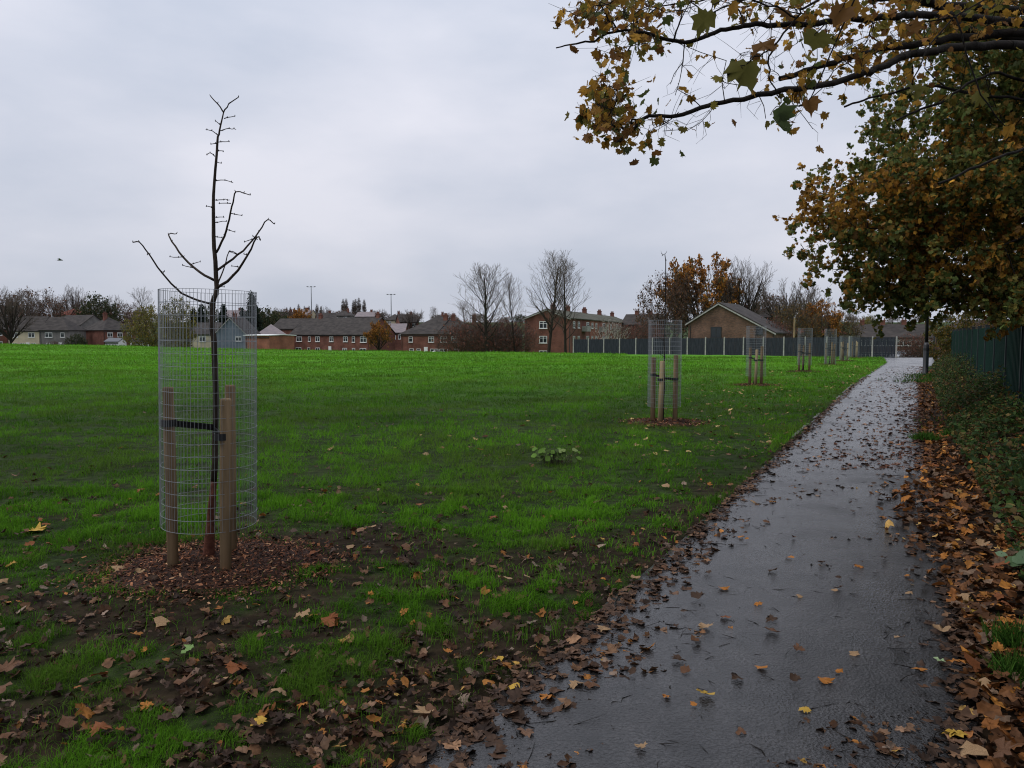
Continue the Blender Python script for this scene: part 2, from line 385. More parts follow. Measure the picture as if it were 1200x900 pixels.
# ------------------------------------------------------------------ batches
def tubes(P0, P1, r0, r1, sides=3):
    d = P1-P0; Ln = np.linalg.norm(d, axis=1, keepdims=True)+1e-9; d = d/Ln
    ref = np.where(np.abs(d[:, 2:3]) < .8, np.array([[0, 0, 1.]]), np.array([[1., 0, 0]]))
    a = np.cross(d, ref); a /= np.linalg.norm(a, axis=1, keepdims=True); b = np.cross(d, a)
    q = 2*pi*np.arange(sides)/sides
    ring = a[:, None]*np.cos(q)[None, :, None]+b[:, None]*np.sin(q)[None, :, None]
    V = np.concatenate([P0[:, None]+ring*r0[:, None, None], (P1+d*r1[:, None]*.5)[:, None]+ring*r1[:, None, None]], 1)
    n = len(P0); base = (np.arange(n)*2*sides)[:, None]; k = np.arange(sides); k2 = (k+1) % sides
    F = np.stack([base+k, base+k2, base+k2+sides, base+k+sides], -1).reshape(-1, 4)
    return V.reshape(-1, 3), F
class Batch:
    def __init__(s): s.V = []; s.F = {}; s.C = []; s.n = 0
    def add(s, V, F, c=None):
        s.V.append(V); s.F.setdefault(F.shape[1], []).append(F+s.n); s.n += len(V)
        if c is not None: s.C.append(c)
    def mesh(s, name, smooth=False):
        return new_mesh(name, np.concatenate(s.V), [np.concatenate(f) for f in s.F.values()], np.concatenate(s.C) if s.C else None, smooth)

def rad_tpl(pts):
    p = np.array(pts, float); return np.concatenate([p[::-1]*[-1, 1], p[1:-1]]) if False else p
MAPLE = np.array([(0, -.16), (.16, -.32), (.28, -.25), (.46, -.26), (.42, -.08), (.60, .14), (.44, .20), (.38, .46), (.22, .36), (.12, .50), (0, .70),
                  (-.12, .50), (-.22, .36), (-.38, .46), (-.44, .20), (-.60, .14), (-.42, -.08), (-.46, -.26), (-.28, -.25), (-.16, -.32)])
OVAL = np.array([(0, -.5), (.26, -.22), (.28, .15), (0, .5), (-.28, .15), (-.26, -.22)])
CRUMP = np.array([(0, -.5), (.2, -.42), (.34, -.2), (.26, .02), (.4, .2), (.18, .34), (0, .55), (-.12, .36), (-.36, .3), (-.3, .05), (-.42, -.12), (-.18, -.4)])
RHOMB = np.array([(0, -.5), (.34, 0), (0, .5), (-.34, 0)])
CHIP = np.array([(-.15, -.5), (.13, -.45), (.17, .4), (-.1, .5)])
def leaves(P, size, nrm, col, tpl, curl=.35, r=rng, fold=.2, jit=.12, dirs=None):
    n = len(P); K = len(tpl)
    nrm = nrm/(np.linalg.norm(nrm, axis=1, keepdims=True)+1e-9)
    t = r.normal(size=(n, 3)) if dirs is None else dirs
    t = t-nrm*np.sum(t*nrm, 1, keepdims=True); t /= np.linalg.norm(t, axis=1, keepdims=True)+1e-9
    s = np.cross(t, nrm)
    T = tpl[None]+r.normal(size=(n, K, 2))*jit*.35
    T = T*np.stack([r.uniform(.75, 1.1, n), np.ones(n)], -1)[:, None]
    cu = r.uniform(-1, 1, (n, 1))*curl; fo = r.uniform(-1, 1, (n, 1))*fold
    zz = cu*(T[..., 0]**2+T[..., 1]**2)+fo*np.abs(T[..., 0])+r.normal(size=(n, K))*.05*(curl > 0)
    A = np.concatenate([np.zeros((n, 1)), T[..., 0]], 1); B = np.concatenate([np.full((n, 1), .08), T[..., 1]], 1); Zz = np.concatenate([np.zeros((n, 1)), zz], 1)
    V = P[:, None]+size[:, None, None]*(A[..., None]*s[:, None]+B[..., None]*t[:, None]+Zz[..., None]*nrm[:, None])
    base = (np.arange(n)*(K+1))[:, None]; k = np.arange(K)
    F = np.stack([np.broadcast_to(base, (n, K)), base+1+k, base+1+(k+1) % K], -1).reshape(-1, 3)
    C = np.repeat(col[:, None], K+1, 1).reshape(-1, 3)
    return V.reshape(-1, 3), F, C
def pick(r, n, palette, jit=.2):
    """palette: list of (weight, colour)"""
    wts = np.array([p[0] for p in palette], float); c = np.array([p[1] for p in palette])
    i = r.choice(len(palette), n, p=wts/wts.sum())
    return c[i]*r.lognormal(0, jit, (n, 1))

# ------------------------------------------------------------------ grass
def grass_zone(n, y0, y1, r, segs, xr=None, c1=(.032, .090, .007), c2=(.108, .275, .016)):
    q = r.uniform(0, 1, n); y = y0*(y1/y0)**q
    lim = .74*y+1.6; x = r.uniform(-1, 1, n)*lim
    if xr is not None: keep = (x < xr*y); x, y = x[keep], y[keep]
    dl = pathL(y)-x; k = dl > -.04+.10*(r.uniform(size=len(x))-.5); x, y = x[k], y[k]
    tuft = fbm(x/.19, y/.17, 70, 2); ridge = fbm((x*.96-y*.28)/.75, (x*.28+y*.96)/7, 74, 3); mound = .5*fbm(x/.55, y/.42, 72, 2)+.5*ridge
    bb = bare(x, y); hole = sm((.42-(.5*tuft+.5*mound))/.12)*.75  # gaps bare the darkened ground, standing for shadow between tufts
    k = r.uniform(size=len(x)) > np.maximum(bb*.97, hole*(1-sm((y-25)/30)))
    x, y, tuft, mound, ridge = x[k], y[k], tuft[k], mound[k], ridge[k]; m = len(x); z = H(x, y); dl = pathL(y)-x
    patch = fbm(x/1.7, y/.9, 71, 3); streak = fbm(x/2.6+4, y/.7, 73, 3)
    size = .016+.0125*np.sqrt(y); wid = .0026*(y/3)**.88
    hh = size*(.25+1.5*sm((tuft-.25)/.5))*(.45+1.1*mound)*r.uniform(.6, 1.25, m)*(1+.45*np.exp(-(dl/.2)**2)*(y < 14))
    ww = wid*r.uniform(.7, 1.3, m); a = r.uniform(0, 2*pi, m); lean = r.uniform(.25, 1.2, m)
    ld = np.stack([np.cos(a), np.sin(a), np.zeros(m)], 1); side = np.stack([-np.sin(a), np.cos(a), np.zeros(m)], 1)
    tw = r.uniform(-.8, .8, (m, 1)); side = side*np.cos(tw)+ld*np.sin(tw)
    P = np.stack([x, y, z-.004], 1); up = np.array([[0, 0, 1.]])
    hl = hh[:, None]; wl = ww[:, None]; le = lean[:, None]
    tip = P+hl*(up*(1-.35*le)+ld*le*.85)
    mixc = np.clip(.42+1.1*(patch-.5)+.22*r.normal(size=m)+.9*(tuft-.5)+.7*(streak-.5)+1.3*(ridge-.5), 0, 1)[:, None]
    c = np.array(c1)*(1-mixc)+np.array(c2)*mixc
    dry = r.uniform(size=m) < .02; c[dry] = (.14, .13, .05)
    olive = sm((fbm(x/1.3, y/1.1, 78, 3)-.46)/.2)[:, None]*.55; c = c*(1-olive)+np.array([.085, .13, .022])*olive
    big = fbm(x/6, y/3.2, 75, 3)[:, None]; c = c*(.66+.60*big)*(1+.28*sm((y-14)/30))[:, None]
    if segs == 2:
        mid = P+hl*.5*(up*(1-.1*le)+ld*le*.35)
        V = np.stack([P-side*wl*.5, P+side*wl*.5, mid+side*wl*.42, mid-side*wl*.42, tip], 1)
        b = (np.arange(m)*5)[:, None]
        return V.reshape(-1, 3), [b+np.array([[0, 1, 2, 3]]), b+np.array([[3, 2, 4]])], np.repeat(c, 5, 0)
    V = np.stack([P-side*wl*.5, P+side*wl*.5, tip], 1); b = (np.arange(m)*3)[:, None]
    return V.reshape(-1, 3), [b+np.array([[0, 1, 2]])], np.repeat(c, 3, 0)
gb = Batch(); r = np.random.default_rng(3)
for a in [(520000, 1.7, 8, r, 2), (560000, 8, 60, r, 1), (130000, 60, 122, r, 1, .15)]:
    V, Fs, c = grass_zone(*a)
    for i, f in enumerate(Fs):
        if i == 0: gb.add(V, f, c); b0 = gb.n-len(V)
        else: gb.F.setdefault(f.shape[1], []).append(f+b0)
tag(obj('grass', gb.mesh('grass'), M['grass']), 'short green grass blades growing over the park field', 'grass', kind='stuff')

# ------------------------------------------------------------------ fallen leaves
BROWN = [(5, (.062, .030, .015)), (4, (.105, .054, .027)), (1.8, (.17, .10, .06)), (3, (.035, .020, .013)), (1.2, (.30, .125, .03)), (.4, (.42, .25, .06)), (1.2, (.16, .115, .085))]
ORANGE = [(4, (.065, .03, .014)), (4, (.12, .052, .02)), (2.6, (.22, .085, .024)), (1.1, (.36, .15, .03)), (.4, (.45, .27, .08)), (1.5, (.17, .11, .07))]
def up_n(r, n, tilt): return np.concatenate([r.normal(size=(n, 2))*tilt, np.ones((n, 1))], 1)
def scatter_litter(name, label, n, fx, pal, size, seed, tilt=.35, lift=.012, tpl=MAPLE, pile=0):
    r = np.random.default_rng(seed); x, y = fx(r, n); m = len(x)
    P = np.stack([x, y, H(x, y)+lift+pile*r.uniform(0, 1, m)], 1)
    sz = size*r.uniform(.55, 1.25, m)
    B = Batch(); c_ = pick(r, m, pal, .28); nn = up_n(r, m, tilt); h_ = m//2
    B.add(*leaves(P[:h_], sz[:h_], nn[:h_], c_[:h_], tpl, .45, r, .45, .2))
    B.add(*leaves(P[h_:], sz[h_:], nn[h_:], c_[h_:], CRUMP if tpl is MAPLE else tpl, .55, r, .5, .22))
    return tag(obj(name, B.mesh(name), M['leaf_dead']), label, 'leaf litter', kind='stuff')
def on_grass(r, n):
    y = 1.9*(16/1.9)**(r.uniform(0, 1, n)**1.15); x = r.uniform(-1, 1, n)*(.74*y+1.3); dl = pathL(y)-x
    d = bare(x, y); near = 1-sm((y-2.5)/8.5); edge = np.exp(-(np.maximum(dl, 0)/.9)**2)
    p = (.42+.5*d)*(.10+.62*near)*(.45+1.1*fbm(x/.9, y/.7, 33, 2))+.35*edge*(.3+.7*d)*(1-sm((y-7)/9))
    p = p*(1-.55*mulch_mask(x, y))
    k = (r.uniform(size=n) < p) & (dl > .0); return x[k], y[k]
scatter_litter('leaf_litter', 'brown fallen leaves lying thick in the grass left of the path', 11500, on_grass, BROWN, .058, 11, .5, .018)
scatter_litter('leaf_scraps', 'small dark scraps of rotting leaf between the grass blades', 16000, on_grass, [(4, (.035, .02, .013)), (3, (.07, .04, .026)), (1.5, (.13, .085, .06)), (.4, (.25, .1, .03))], .036, 21, .6, .02)
def on_verge(r, n):
    y = 1.7*(34/1.7)**(r.uniform(0, 1, n)); v = r.uniform(0, 1, n)**.9*2.2-.06*r.uniform(0, 1, n)
    bulge = .8*np.exp(-((y-7.2)/1.9)**2)
    v = v-bulge*r.uniform(0, 1, n)
    x = pathR(y)+v; k = x < fenceX(y)-.05
    thin = np.where((y > 9), .45+.55*(v < .7), 1.); k &= r.uniform(size=n) < thin
    return x[k], y[k]
scatter_litter('leaf_litter', 'orange and brown leaves heaped on the verge between path and green fence', 13000, on_verge, ORANGE, .08, 12, .5, .01, pile=.05)
def on_far_grass(r, n):
    y = r.uniform(10, 40, n); dl = np.abs(r.normal(size=n))*3.0; x = pathL(y)-dl
    k = (r.uniform(size=n) < .9); return x[k], y[k]
scatter_litter('leaf_litter', 'scattered pale leaves in the grass farther along the path', 900, on_far_grass, [(2, (.2, .13, .07)), (2, (.35, .25, .1)), (1, (.12, .06, .03))], .09, 13, .3)
def on_path_edge(r, n):
    y = 1.9*(30/1.9)**r.uniform(0, 1, n); left = r.uniform(size=n) < .6
    v = np.abs(r.normal(size=n))*np.where(y < 6, .17, .1); x = np.where(left, pathL(y)+v, pathR(y)-v*.55); return x, y
scatter_litter('leaf_litter', 'dark wet leaves rotting along both edges of the path', 2600, on_path_edge, [(3, (.05, .03, .02)), (3, (.09, .05, .03)), (1, (.16, .09, .05))], .07, 14, .2)
def on_path(r, n):
    y = 1.9*(42/1.9)**r.uniform(0, 1, n); s_ = r.uniform(0.02, .98, n); cl = fbm(y/.5, s_*4, 80, 3)
    x = pathL(y)+(pathR(y)-pathL(y))*s_; k = r.uniform(size=n) < sm((cl-.36)/.3); return x[k], y[k]
scatter_litter('leaf_scraps', 'small dark leaf scraps and grit strewn over the wet path', 20000, on_path, [(3, (.02, .014, .01)), (2, (.045, .026, .016)), (.6, (.12, .06, .03))], .022, 15, .25, .008, tpl=RHOMB)
def far_path(r, n):
    y = 9*(40/9)**r.uniform(0, 1, n); s_ = 1-r.uniform(0, 1, n)**2.2*.8
    x = pathL(y)+(pathR(y)-pathL(y))*s_; return x, y
scatter_litter('leaf_litter', 'brown leaves trodden flat on the far right half of the path', 3200, far_path, [(3, (.07, .03, .018)), (3, (.11, .05, .03)), (1, (.2, .1, .05))], .075, 16, .18, .012)
scatter_litter('leaf_litter', 'clumps of brown leaves stuck together on the wet path', 5200, lambda r, n: (lambda y, s_: (lambda k: ((pathL(y)+(pathR(y)-pathL(y))*s_)[k], y[k]))(fbm(y/.33, s_*7, 81, 3) > .63))(1.9*(14/1.9)**r.uniform(0, 1, n), r.uniform(.1, 1, n)), BROWN, .05, 22, .3, .012)
# twigs
def twig_stuff(name, label, n, fx, seed):
    r = np.random.default_rng(seed); x, y = fx(r, n); m = len(x); a = r.uniform(0, 2*pi, m); Ln = r.uniform(.025, .13, m)
    P0 = np.stack([x, y, H(x, y)+.012], 1); d = np.stack([np.cos(a), np.sin(a), r.uniform(-.02, .08, m)], 1)*Ln[:, None]
    P1 = P0+d*.5+r.normal(size=(m, 3))*[.012, .012, .004]; P2 = P1+d*.5+r.normal(size=(m, 3))*[.015, .015, .004]
    rr = r.uniform(.0012, .0028, m); B = Batch(); B.add(*tubes(P0, P1, rr, rr*.8)); B.add(*tubes(P1, P2, rr*.8, rr*.4))
    tag(obj(name, B.mesh(name), M['bark_dark']), label, 'twigs', kind='stuff')
twig_stuff('twigs', 'thin broken twigs lying over the wet path', 900, lambda r, n: (lambda y, s_: (pathL(y)+(pathR(y)-pathL(y))*s_, y))(1.9*(16/1.9)**r.uniform(0, 1, n), r.uniform(0, 1, n)**1.5), 17)
twig_stuff('twigs', 'thin stalks and twigs among the leaves on the right verge', 500, lambda r, n: (lambda y: (pathR(y)+r.uniform(0, 1.4, n), y))(1.9*(10/1.9)**r.uniform(0, 1, n)), 18)

# single fallen leaves: the ones that show largest
leaf_cols = {'brown': (.13, .065, .035), 'dark brown': (.06, .035, .022), 'orange': (.36, .14, .028), 'yellow': (.48, .30, .05), 'buff': (.30, .19, .10), 'green': (.16, .26, .08), 'pale green': (.32, .42, .22), 'rust': (.2, .07, .025)}
_lm = {}
def leaf_mesh(c, v, tpl='m'):
    k = (c, v, tpl)
    if k not in _lm:
        r = np.random.default_rng(hash2(np.array([v]), np.array([len(c)]))[0].view(np.int64) % 99999)
        V, F, C = leaves(np.zeros((1, 3)), np.array([1.]), np.array([[0, 0, 1.]]), np.array([leaf_cols[c]]), MAPLE if tpl == 'm' else (CRUMP if tpl == 'c' else OVAL), .55, r, .5, .2)
        B = Batch(); B.add(V, F, C)
        st = MB(); st.tube([(0, 0, 0), (0, 0, 0)], .001)
        me = B.mesh('fallen_leaf'); me.materials.append(M['leaf_dead']); _lm[k] = me
    return _lm[k]
def single_leaf(x, y, c, size, label, group=None, rz=None, tilt=.25, lift=.016, v=None, tpl=None):
    if tpl is None: tpl = 'm' if (group is None or random.random() < .45) else 'c'
    o = bpy.data.objects.new('fallen_leaf', leaf_mesh(c, random.randrange(5) if v is None else v, tpl)); COL.objects.link(o)
    z = float(H(np.array([x]), np.array([y]))[0]); onp = pathL(y) < x < pathR(y)
    o.location = (x, y, z+lift+(.012 if onp else .012)); o.scale = (size, size, size)
    o.rotation_euler = (random.uniform(-tilt, tilt), random.uniform(-tilt, tilt), random.uniform(0, 6.28) if rz is None else rz)
    return tag(o, label, 'leaf', group)
def gp(px, py):   # ground point seen there
    U = (450-py)/900; fy = cos(PITCH)+U*sin(PITCH); d = 1.6*fy/(sin(PITCH)-U*cos(PITCH)); return (px-600)/900*d/fy, d
for px, py, c, s_, lab in [
    (827, 820, 'yellow', .075, 'curled yellow leaf alone on the dark wet path, lower middle'),
    (643, 822, 'orange', .08, 'orange-brown maple leaf standing on edge near the lower left path edge'),
    (676, 806, 'buff', .07, 'buff maple leaf on the path beside the orange-brown one'),
    (602, 808, 'yellow', .07, 'yellow-brown leaf at the left path edge among dark litter'),
    (585, 775, 'yellow', .075, 'pale yellow leaf in the grass just left of the path edge'),
    (525, 770, 'orange', .045, 'tiny orange leaf in the grass left of the pale yellow one'),
    (826, 741, 'buff', .09, 'buff curled leaf with a long stalk in the middle of the path'),
    (848, 728, 'rust', .055, 'small rust red leaf on the path above the long-stalked leaf'),
    (818, 706, 'dark brown', .08, 'dark curled leaf on the path midway up the photo'),
    (746, 683, 'buff', .08, 'buff leaf lying over the left edge of the path'),
    (905, 745, 'brown', .08, 'brown crumpled leaf on the path above the heap of leaves'),
    (965, 803, 'orange', .07, 'flat orange leaf on the path right of centre'),
    (942, 838, 'yellow', .045, 'small yellow leaf on the lower right part of the path'),
    (1134, 722, 'yellow', .10, 'golden many-lobed leaf where the path meets the verge'),
    (1103, 745, 'buff', .11, 'large tan maple leaf at the right path edge'),
    (1120, 866, 'yellow', .09, 'bright yellow leaf at the right path edge near the bottom of the photo'),
    (1100, 780, 'pale green', .06, 'pale green leaf at the right path edge below the large tan leaf'),
    (1155, 860, 'orange', .035, 'tiny orange leaf just right of the bright yellow one'),
    (221, 773, 'green', .075, 'fresh green leaf on the litter below the nearest tree guard'),
    (355, 832, 'orange', .055, 'glowing orange leaf on edge in the lower left litter'),
    (173, 838, 'orange', .06, 'orange-red leaf in the lower left litter'),
    (302, 853, 'yellow', .06, 'buff yellow folded leaf in the grass near the bottom edge'),
    (429, 645, 'orange', .075, 'orange star-shaped leaf in the turf right of the nearest mulch'),
    (366, 727, 'yellow', .06, 'yellow-brown leaf on bare earth right of the mulch'),
    (563, 528, 'orange', .09, 'orange leaf alone in the turf left of the leafy sucker'),
    (40, 624, 'yellow', .17, 'long pale yellow leaf lying in the grass at far left'),
    (1006, 667, 'orange', .07, 'orange leaf on the path in front of the verge heap')]:
    x, y = gp(px, py); single_leaf(x, y, c, s_, lab)
rr = np.random.default_rng(31)
for i in range(110):
    y = 2.2*(13/2.2)**rr.uniform(0, 1); s_ = rr.uniform(.05, .97)
    if fbm(np.array([y/.9]), np.array([s_*3.]), 90)[0] < .38: continue
    c = ['dark brown', 'brown', 'brown', 'dark brown', 'buff', 'brown', 'orange'][rr.integers(7)]
    single_leaf(float(pathL(y)+(pathR(y)-pathL(y))*s_), y, c, rr.uniform(.03, .075), f'{c} fallen leaf, one of many lying loose on the wet path', f'{c} leaves loose on the path', tilt=.3)
for i in range(85):
    y = 2.3*(8/2.3)**rr.uniform(0, 1); x = rr.uniform(-.7*y-.2, float(pathL(y))-.1)
    c = ['dark brown', 'brown', 'brown', 'buff', 'rust'][rr.integers(5)]
    single_leaf(x, y, c, rr.uniform(.05, .10), f'{c} fallen leaf, one of many lying on the grass left of the path', f'{c} leaves on the grass', tilt=.4, lift=.03)
for i in range(75):
    y = 2.2*(9/2.2)**rr.uniform(0, 1); x = float(pathR(y))+rr.uniform(-.1, .75)-.4*math.exp(-((y-6.6)/1.6)**2)
    c = ['brown', 'buff', 'orange', 'rust', 'orange'][rr.integers(5)]
    single_leaf(x, y, c, rr.uniform(.06, .11), f'{c} fallen leaf, one of many heaped on the verge right of the path', f'{c} leaves on the right verge', tilt=.5, lift=.07)

# ------------------------------------------------------------------ undergrowth on the verge by the fence
r = np.random.default_rng(41); n = 34000
y = 4.2*(44/4.2)**r.uniform(0, 1, n); fx_ = fenceX(y); v = r.uniform(0, 1, n)
x = fx_-.05-v*(fx_-pathR(y)-.25)*(.9); den = fbm(x/.8, y/1.2, 43, 3)
k = (r.uniform(size=n) < sm((den-.36)/.2)*(.5+.5*sm((y-6)/3))*sm((1.15-v)/.3+.35*(y > 8))); x, y, v, den = x[k], y[k], v[k], den[k]; m = len(x)
top = (.16+.62*(1-v)*den*1.4)*sm((y-4)/3)+.04
z = H(x, y)+r.uniform(.15, 1, m)*top
V, F, C = leaves(np.stack([x, y, z], 1), r.uniform(.035, .085, m), r.normal(size=(m, 3))*.7+[0, -.2, 1.], pick(r, m, [(5, (.03, .06, .018)), (3, (.05, .09, .02)), (2, (.07, .10, .03)), (1.6, (.13, .09, .03)), (1, (.16, .13, .04)), (1, (.08, .04, .02))], .3), OVAL, .3, r, .3)
B = Batch(); B.add(V, F, C)
q = r.integers(0, m, 1500); P0 = np.stack([x[q], y[q], H(x[q], y[q])], 1); P1 = np.stack([x[q], y[q], z[q]+.08], 1)+r.normal(size=(1500, 3))*[.12, .12, .03]
Vt, Ft = tubes(P0, P1, np.full(1500, .003), np.full(1500, .0015)); B.add(Vt, Ft, np.tile([.06, .045, .025], (len(Vt), 1)))
tag(obj('undergrowth', B.mesh('undergrowth'), M['leaf']), 'tangled ivy and brambles growing along the foot of the green fence', 'undergrowth', kind='stuff')
# grass weeds on the verge
r = np.random.default_rng(44); n = 4500
cs = [gp(1185, 760), gp(1192, 800), (float(pathR(13))-.1, 11.9), (float(pathR(12.2))-.35, 11.6), (8.6, 13.0), (14.2, 26), (15.4, 28), (16.5, 30)]
ci = r.choice(len(cs), n, p=[.06, .06, .10, .08, .4, .1, .1, .1]); sp = np.where(ci < 2, .05, np.where(ci < 4, .09, .5))
x = np.array([c[0] for c in cs])[ci]+r.normal(size=n)*sp; y = np.array([c[1] for c in cs])[ci]+r.normal(size=n)*sp
P = np.stack([x, y, H(x, y)+.03], 1); a = r.uniform(0, 2*pi, n); hh = r.uniform(.04, .13, n)[:, None]
side = np.stack([np.cos(a), np.sin(a), 0*a], 1)*.004*(1+y[:, None]/10); tip = P+np.stack([r.normal(size=n)*.5, r.normal(size=n)*.5, np.ones(n)], 1)*hh
V = np.stack([P-side, P+side, tip], 1).reshape(-1, 3); B = Batch(); B.add(V, np.arange(3*n).reshape(-1, 3), np.repeat(pick(r, n, [(1, (.03, .08, .012)), (1, (.06, .13, .02))], .2), 3, 0))
tag(obj('weed_grass', B.mesh('weed_grass'), M['grass']), 'fresh green grass weeds sprouting through the leaves of the verge', 'grass', kind='stuff')

def leafy_plant(name, label, loc, n, spread, size, cols, seed, hgt):
    r = np.random.default_rng(seed); t_ = thing(name, label, 'plant', loc); mb = MB(); P = []; Nn = []; D = []
    for i in range(n):
        a = r.uniform(0, 2*pi); q = spread*np.array([1, .6])*r.uniform(.2, 1)
        tip = np.array([cos(a)*q[0], sin(a)*q[1], hgt*r.uniform(.35, 1)]); b0 = np.array([tip[0]*.5, tip[1]*.5, -.02])
        mb.tube([b0, (b0+tip)/2+[0, 0, .03], tip], .003, 4); P.append(tip); Nn.append([cos(a)*.5, -.7+sin(a)*.5, .9]); D.append([cos(a), sin(a), .3])
    obj('stem', mb, M['bark'], t_)
    V, F, C = leaves(np.array(P), size*r.uniform(.6, 1.2, n), np.array(Nn), pick(r, n, cols, .15), OVAL*[1.5, 1], .3, r, .3, dirs=np.array(D))
    B = Batch(); B.add(V, F, C); obj('foliage', B.mesh('foliage'), M['leaf'], t_)
x, y = gp(652, 543); leafy_plant('leafy_sucker', 'low sucker with broad pale green leaves standing in the open grass', (x, y, h1(x, y)), 60, .30, .085, [(3, (.13, .24, .04)), (1.2, (.24, .32, .11)), (2, (.06, .10, .025))], 5, .20)
x, y = 3.35, 4.95; leafy_plant('leafy_weed', 'weed with broad pale grey-green leaves on the verge at the right edge', (x, y, h1(x, y)), 12, .15, .10, [(2, (.2, .3, .17)), (1, (.13, .22, .1))], 6, .16)

# ------------------------------------------------------------------ tree guards, stakes, mulch, saplings
ORD = ['nearest', 'second', 'third', 'fourth', 'fifth', 'sixth', 'farthest']
def ring_tube(mb, r, z, wr, n=48, sides=4):
    V = []; 
    for i in range(n):
        a = 2*pi*i/n
        for k in range(sides):
            q = 2*pi*k/sides+pi/4; V.append(((r+wr*cos(q))*cos(a), (r+wr*cos(q))*sin(a), z+wr*sin(q)))
    F = [(i*sides+k, ((i+1) % n)*sides+k, ((i+1) % n)*sides+(k+1) % sides, i*sides+(k+1) % sides) for i in range(n) for k in range(sides)]
    mb.add(V, F)
def cage_mesh(zb, zt, rad, wire, nv, nr, seam):
    mb = MB()
    for i in range(nr+1): ring_tube(mb, rad*(1+.012*sin(i*1.7)), zb+(zt-zb)*i/nr, wire*1.6)
    for i in range(nv):
        a = 2*pi*i/nv; x, y = rad*cos(a), rad*sin(a); mb.tube([(x, y, zb), (x, y, zt)], wire, 4)
    for i in range(7):      # overlap where the roll is closed
        a = seam+.05+i*.055; x, y = rad*1.02*cos(a), rad*1.02*sin(a); mb.tube([(x, y, zb), (x, y, zt)], wire, 4)
    return mb
stake_offs = [
 [(-.235, -.11, 0), (.15, -.20, 0), (.03, .24, 0)],
 [(-.20, .02, 0), (-.10, -.16, 1), (.21, .02, 0)],
 [(-.17, .05, 0), (-.05, -.15, 1), (.2, .05, 0)],
 [(-.22, 0, 0), (.02, .2, 0), (.22, -.02, 0)],
 [(-.2, .1, 0), (.2, 0, 0), (0, -.2, 0)], [(-.2, 0, 1), (.2, 0, 1), (0, .2, 0)], [(-.18, 0, 0), (.2, .1, 1), (.02, -.2, 1)]]
where = ['tall before the open field at left', 'in the grass midway along the path', 'before the brown gabled house', 'in the turf left of the path crest', 'before the close-boarded fence, just past the fourth', 'near the crest of the path, small and pale', 'at the end of the row by the path crest']
